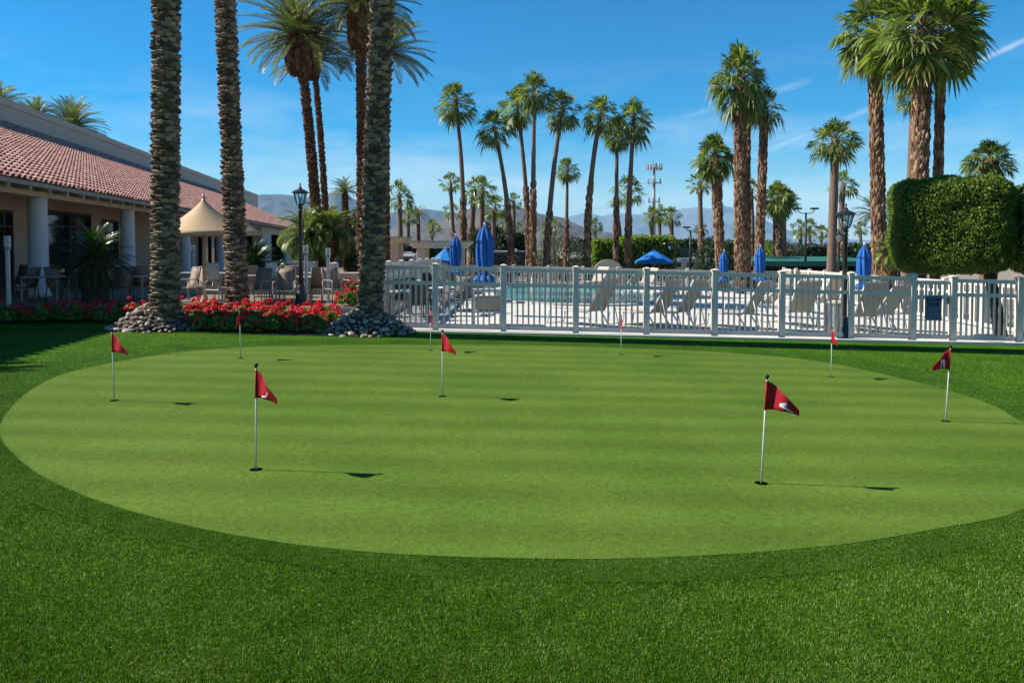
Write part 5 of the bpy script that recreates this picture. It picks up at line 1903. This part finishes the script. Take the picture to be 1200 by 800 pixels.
# antenna mast
q = GX(766, 190)
Hm = P(766, 192, 190).z - q.z
e = empty('antenna_mast', q, 0, 'tall galvanised mobile phone mast with three tiers of aerials behind the bright hedge', 'mast')
MB().tube([(0, 0, 0), (0, 0, Hm * .6), (0, 0, Hm)], [.55, .38, .28], 12).build('mast', M['galvanised'], e, True)
for (zz, rad, nA, ah) in ((Hm * .955, 1.75, 15, 1.5), (Hm * .80, 1.5, 6, 1.3), (Hm * .60, 1.25, 6, 1.2), (Hm * .42, 1.0, 4, 1.0)):
    pf = MB()
    pf.lathe([(rad, -.12), (rad + .06, -.12), (rad + .06, .02), (rad, .02)], 18, (0, 0, zz))
    for k in range(3):
        a = k * 2 * PI / 3 + .3
        pf.tube([(0, 0, zz - .05), (math.cos(a) * rad, math.sin(a) * rad, zz - .05)], .06, 6)
    po = pf.build('platform', M['galvanised'], e)
    for k in range(nA):
        a = 2 * PI * k / nA + .2
        MB().box((math.cos(a) * (rad + .18), math.sin(a) * (rad + .18), zz + .25), (.2, .34, ah), a).build('aerial', M['galvanised'], po, bevel=.03)

# ------------------------------------------------------------------ clubhouse
TH = math.atan((600 - 464) / F)
BO = 11.1                            # column line, measured square to the facade from the camera


def by(px, o):                       # distance along the facade where image column px meets the plane o
    return o / math.tan(-TH - math.atan((px - 600) / F))


def wY(x, y):
    return x * math.sin(TH) + y * math.cos(TH)


def bz(px, py, o):
    y = by(px, o)
    Yw = wY(-o, y)
    return HC + (HZ - py) / F * Yw


ORG = (-BO, 26.0)
wx = ORG[0] * math.cos(TH) - ORG[1] * math.sin(TH)
wy = ORG[0] * math.sin(TH) + ORG[1] * math.cos(TH)
CH = empty('clubhouse', (wx, wy, LZ), TH, 'long stucco clubhouse with a red tiled roof, white columns and dark glass doors', 'building')
OFF = (ORG[0], ORG[1], LZ)


def cb(mb, name, mt, parent=CH, smooth=False, bevel=0.0):
    return mb.build(name, mt, parent, smooth, off=OFF if parent is CH else None, bevel=bevel)


OE = 10.25                           # eave line
ze = bz(100, 224.5, OE)
zbeam_b = bz(45, 232, BO)
slope = 0.46
yA, yE = 13.2, by(360, OE)           # building ends along the facade
y_par_end = by(303, 20.0)
OR = 10.25
for _ in range(60):                  # where roof meets the parapet as seen in the photograph
    OR += 0.05
    OR += 0.2
    if ze + slope * (OR - OE) >= bz(100, 174.5, OR) or OR > 24:
        break
zr = ze + slope * (OR - OE)
zp = bz(100, 151, OR)
y_par_end = by(303, OR)
print('clubhouse', ze, zbeam_b, OR, zr, zp, yE, y_par_end)
# tiled roof: overlapping courses of round tiles
rt = []
pitch_t = 0.33
ncol = int((yE - yA) / pitch_t)
slen = math.hypot(OR - OE, zr - ze)
ncrs = int(slen / 0.40)
cs_, sn_ = (OR - OE) / slen, (zr - ze) / slen
prof = []
for k in range(7):
    a = PI * k / 6
    prof.append((-math.cos(a) * 0.32 * pitch_t, math.sin(a) * 0.09))
prof.append((0.5 * pitch_t, -0.02))
prof = [(-0.5 * pitch_t, -0.02)] + prof
rv = np.random.default_rng(3)
rows = []
kk = len(prof)
jobs = []
allv, allf = [], []
for c_ in range(ncrs):
    s0, s1 = c_ * slen / ncrs, (c_ + 1) * slen / ncrs + 0.06
    for q in range(ncol):
        yc = yA + (q + .5) * pitch_t + rv.normal(0, .006)
        hipcut = yE - (slen * c_ / ncrs) * 0.0
        lift0, lift1 = 0.085 + rv.normal(0, .006), 0.0
        base = len(allv)
        for (s, lf) in ((s0, lift0), (s1, lift1)):
            ox, oz = -(OE + s * cs_), ze + s * sn_
            for (dy, h) in prof:
                allv.append((ox - (h + lf) * -sn_ * -1 * -1 if False else ox + (h + lf) * sn_, yc + dy, oz + (h + lf) * cs_))
        for k in range(kk - 1):
            allf.append((base + k, base + k + 1, base + kk + k + 1, base + kk + k))
mb = MB()
mb.v, mb.f, mb.m = allv, allf, [0] * len(allf)
rf = cb(mb, 'roof', M['tile'], CH, True)
mb = MB()                            # boarding under the tiles
mb.add([(-OE + .02, yA, ze - .10), (-OE + .02, yE, ze - .10), (-OR, yE, zr - .10), (-OR, yA, zr - .10), (-OE + .02, yA, ze - .035), (-OE + .02, yE, ze - .035), (-OR, yE, zr - .035), (-OR, yA, zr - .035)],
       [(0, 1, 2, 3), (7, 6, 5, 4), (0, 4, 5, 1), (1, 5, 6, 2), (3, 2, 6, 7), (0, 3, 7, 4)])
cb(mb, 'roof_deck', M['timber'])
# flat upper storey with its parapet
mb = MB().box((-(OR + 6), (yA + y_par_end) / 2, (zp + LZ) / 2 - .2), (12, y_par_end - yA, zp - LZ - .4))
cb(mb, 'upper_wall', M['stucco_grey'])
mb = MB().box((-(OR + 6), (yA + y_par_end) / 2, zp - .2), (12.16, y_par_end - yA + .16, .40))
cb(mb, 'parapet', M['stucco_grey'], bevel=.03)
# veranda wall with openings, beam, rafter tails
OWL = 13.5
zc = ze - .12
y1, y2 = yA, yE - .6
opn = []
for (xa, xb, yt, nm) in ((-60, 17, 246, 'door'), (55, 108, 247, 'door'), (119, 140, 257, 'window'), (232, 262, 262, 'door'), (290, 306, 268, 'door')):
    opn.append((max(by(xa, OWL), yA + .4), by(xb, OWL), bz((max(xa, 4) + xb) / 2, yt + .06 * (xb - max(xa, 4)) * .5, OWL), nm))
mb = MB()
cur = y1
for (a, b_, zt, nm) in opn:
    if a > cur:
        mb.box((-OWL - .15, (cur + a) / 2, (LZ + zc + 1.2) / 2), (.3, a - cur, zc + 1.2 - LZ))
    mb.box((-OWL - .15, (a + b_) / 2, (zt + zc + 1.2) / 2), (.3, b_ - a, zc + 1.2 - zt))
    if nm == 'window':
        mb.box((-OWL - .15, (a + b_) / 2, LZ + .45), (.3, b_ - a, .9))
    cur = b_
if cur < y2:
    mb.box((-OWL - .15, (cur + y2) / 2, (LZ + zc + 1.2) / 2), (.3, y2 - cur, zc + 1.2 - LZ))
cb(mb, 'wall', M['stucco'])
for (a, b_, zt, nm) in opn:
    zb_ = LZ + (.9 if nm == 'window' else 0)
    gl_ = MB().box((-OWL - .13, (a + b_) / 2, (zb_ + zt) / 2), (.02, b_ - a - .02, zt - zb_ - .02))
    go = cb(gl_, nm, M['dark_glass'])
    fr = MB()
    k = 2 if nm == 'door' else 1
    for i in range(k + 1):
        fr.box((-OWL - .06, a + .05 + (b_ - a - .1) * i / k, (zb_ + zt) / 2), (.12, .10, zt - zb_))
    fr.box((-OWL - .062, (a + b_) / 2, zt - .06), (.118, b_ - a, .12))
    fr.box((-OWL - .062, (a + b_) / 2, zb_ + .06), (.118, b_ - a, .12))
    if nm == 'door':
        fr.box((-OWL - .064, (a + b_) / 2, zb_ + (zt - zb_) * .80), (.10, b_ - a, .07))
    fo = fr.build('frame', M['dark_frame'], go, off=OFF)
bh = ze - .10 - zbeam_b
mb = MB().box((-BO, (yA + yE) / 2 - .5, zbeam_b + bh * .40), (.5, yE - yA - 1.2, bh * .80))
cb(mb, 'beam', M['beam'], bevel=.02)
k = 0
yy = yA + .5
while yy < yE - .5 and k < 60:
    mb = MB()
    zt_ = ze - .10
    mb.add([(-OE + .0, yy - .09, zt_ - .16), (-OE + .0, yy + .09, zt_ - .16), (-OE + .0, yy + .09, zt_), (-OE + .0, yy - .09, zt_),
            (-OE - 1.6, yy - .09, zt_ - .30 + 1.6 * slope), (-OE - 1.6, yy + .09, zt_ - .30 + 1.6 * slope), (-OE - 1.6, yy + .09, zt_ + 1.6 * slope - .003), (-OE - 1.6, yy - .09, zt_ + 1.6 * slope - .003)],
           [(0, 1, 2, 3), (0, 4, 5, 1), (1, 5, 6, 2), (2, 6, 7, 3), (3, 7, 4, 0), (5, 4, 7, 6)])
    cb(mb, 'rafter_tail', M['timber'])
    yy += 1.25
    k += 1
mb = MB().box((-OE + .03, (yA + yE) / 2, ze - .06), (.05, yE - yA, .13))
cb(mb, 'fascia_board', M['timber'])
for px in (-40, 45, 150, 217, 259, 281):
    y = by(px, BO)
    if y > yE:
        continue
    mb = MB().lathe([(.34, LZ), (.34, LZ + .12), (.29, LZ + .16), (.275, zbeam_b - .08), (.29, zbeam_b)], 28, (-BO, y, 0))
    cb(mb, 'column', M['column'], smooth=True)
# far wing: pale wall with a dark opening under the same eave
ya, yb = by(306, BO - .3), yE - .4
if yb > ya + 1:
    ym0, ym1 = ya + (yb - ya) * .18, ya + (yb - ya) * .52
    mb = MB()
    for (a, b_) in ((ya, ym0), (ym1, yb)):
        mb.box((-BO + .2, (a + b_) / 2, (LZ + ze - .12) / 2), (.3, b_ - a, ze - .12 - LZ))
    mb.box((-BO + .2, (ym0 + ym1) / 2, ze - .12 - .3), (.298, ym1 - ym0, .6))
    cb(mb, 'wing_wall', M['stucco_pale'])
    cb(MB().box((-BO - 1.0, (ym0 + ym1) / 2, (LZ + ze) / 2 - .3), (.05, ym1 - ym0 + 3, ze - LZ - .8)), 'recess_shade', M['dark_frame'])  # dark panel stands in for the shade inside the opening
    cb(MB().box((-(BO + OR) / 2, yb, (LZ + ze - .12) / 2), (OR - BO, .3, ze - .12 - LZ)), 'end_wall', M['stucco_pale'])
# gable end closing the roof
mb = MB()
mb.add([(-OE, yE - .02, ze - .1), (-OR, yE - .02, zr - .1), (-OR, yE - .02, ze - .1)], [(0, 1, 2)])
cb(mb, 'gable', M['stucco_pale'])

# ------------------------------------------------------------------ mountains
def range_mesh(name, pts, D, depth, mt, seed, rough, nx=260, ny=40):
    """ridge whose crest passes through the given picture points at distance D"""
    px = np.array([p[0] for p in pts], float)
    py = np.array([p[1] for p in pts], float)
    xs = np.linspace(px[0], px[-1], nx)
    crest = np.interp(xs, px, py)
    vs = []
    for j in range(ny):
        v = j / (ny - 1)
        dd = (v - 0.55) * depth
        fall = max(0.0, 1 - abs(v - 0.55) / 0.55) if v < .55 else max(0.0, 1 - (v - .55) / .45)
        for i in range(nx):
            p = P(xs[i], crest[i], D)
            hgt = max(1.0, p.z)
            q = Vector((p.x / D * 9 + seed, v * 3.0, seed * 1.7))
            rid = 0.0
            amp, fr = 1.0, 1.0
            for o in range(5):
                rid += amp * (1 - abs(mnoise.noise(q * fr * 2.2)) * 2)
                amp *= .5
                fr *= 2.05
            f = fall ** 0.85
            z = hgt * f * (1 + rough * (rid - 0.9) * (1 - 0.85 * f))
            if abs(v - .55) < 1e-3 + .5 / (ny - 1):
                z = hgt * (1 + rough * .06 * (rid - .9))
            vs.append((p.x * (1 + dd / D), D + dd, max(z, -2) if 0 < j < ny - 1 else -3))
    fs = [(j * nx + i, j * nx + i + 1, (j + 1) * nx + i + 1, (j + 1) * nx + i) for j in range(ny - 1) for i in range(nx - 1)]
    o = MB().add(vs, fs).build(name, M[mt], None, True)
    return meta(o, kind='structure')


range_mesh('mountain_brown', [(380, 291), (430, 281), (465, 266), (490, 258), (510, 262), (535, 252), (555, 243), (568, 240), (585, 246), (602, 243), (618, 247), (640, 252), (662, 257), (682, 266), (700, 272), (712, 272), (730, 276), (748, 284), (765, 291)], 3200, 1500, 'mountain_near', 3.0, .5)
range_mesh('mountain_ridge', [(60, 290), (180, 258), (260, 238), (307, 229), (330, 229), (352, 232), (372, 230), (390, 226), (412, 231), (425, 240), (445, 252), (470, 248), (500, 245), (530, 249), (560, 262), (600, 280), (625, 291)], 7000, 3200, 'mountain_mid', 8.0, .45)
range_mesh('mountain_blue', [(540, 290), (600, 268), (640, 258), (668, 254), (690, 250), (705, 254), (722, 250), (745, 251), (765, 252), (785, 247), (802, 244), (815, 243), (830, 246), (845, 241), (862, 245), (880, 251), (905, 262), (930, 272), (960, 277), (1000, 281), (1060, 284), (1130, 290)], 14000, 6000, 'mountain_far', 14.0, .5)

# ------------------------------------------------------------------ the air
hz_ = MB().box((0, 8000, 440), (44000, 27000, 884))
m = bpy.data.materials.new('haze')
m.use_nodes = True
t = m.node_tree
t.nodes.remove(t.nodes['Principled BSDF'])
pv = N(t, 'ShaderNodeVolumePrincipled')
pv.inputs['Color'].default_value = (0.36, 0.70, 1.0, 1)
pv.inputs['Density'].default_value = 0.000055
t.links.new(pv.outputs['Volume'], t.nodes['Material Output'].inputs['Volume'])
meta(hz_.build('haze', m), kind='stuff')
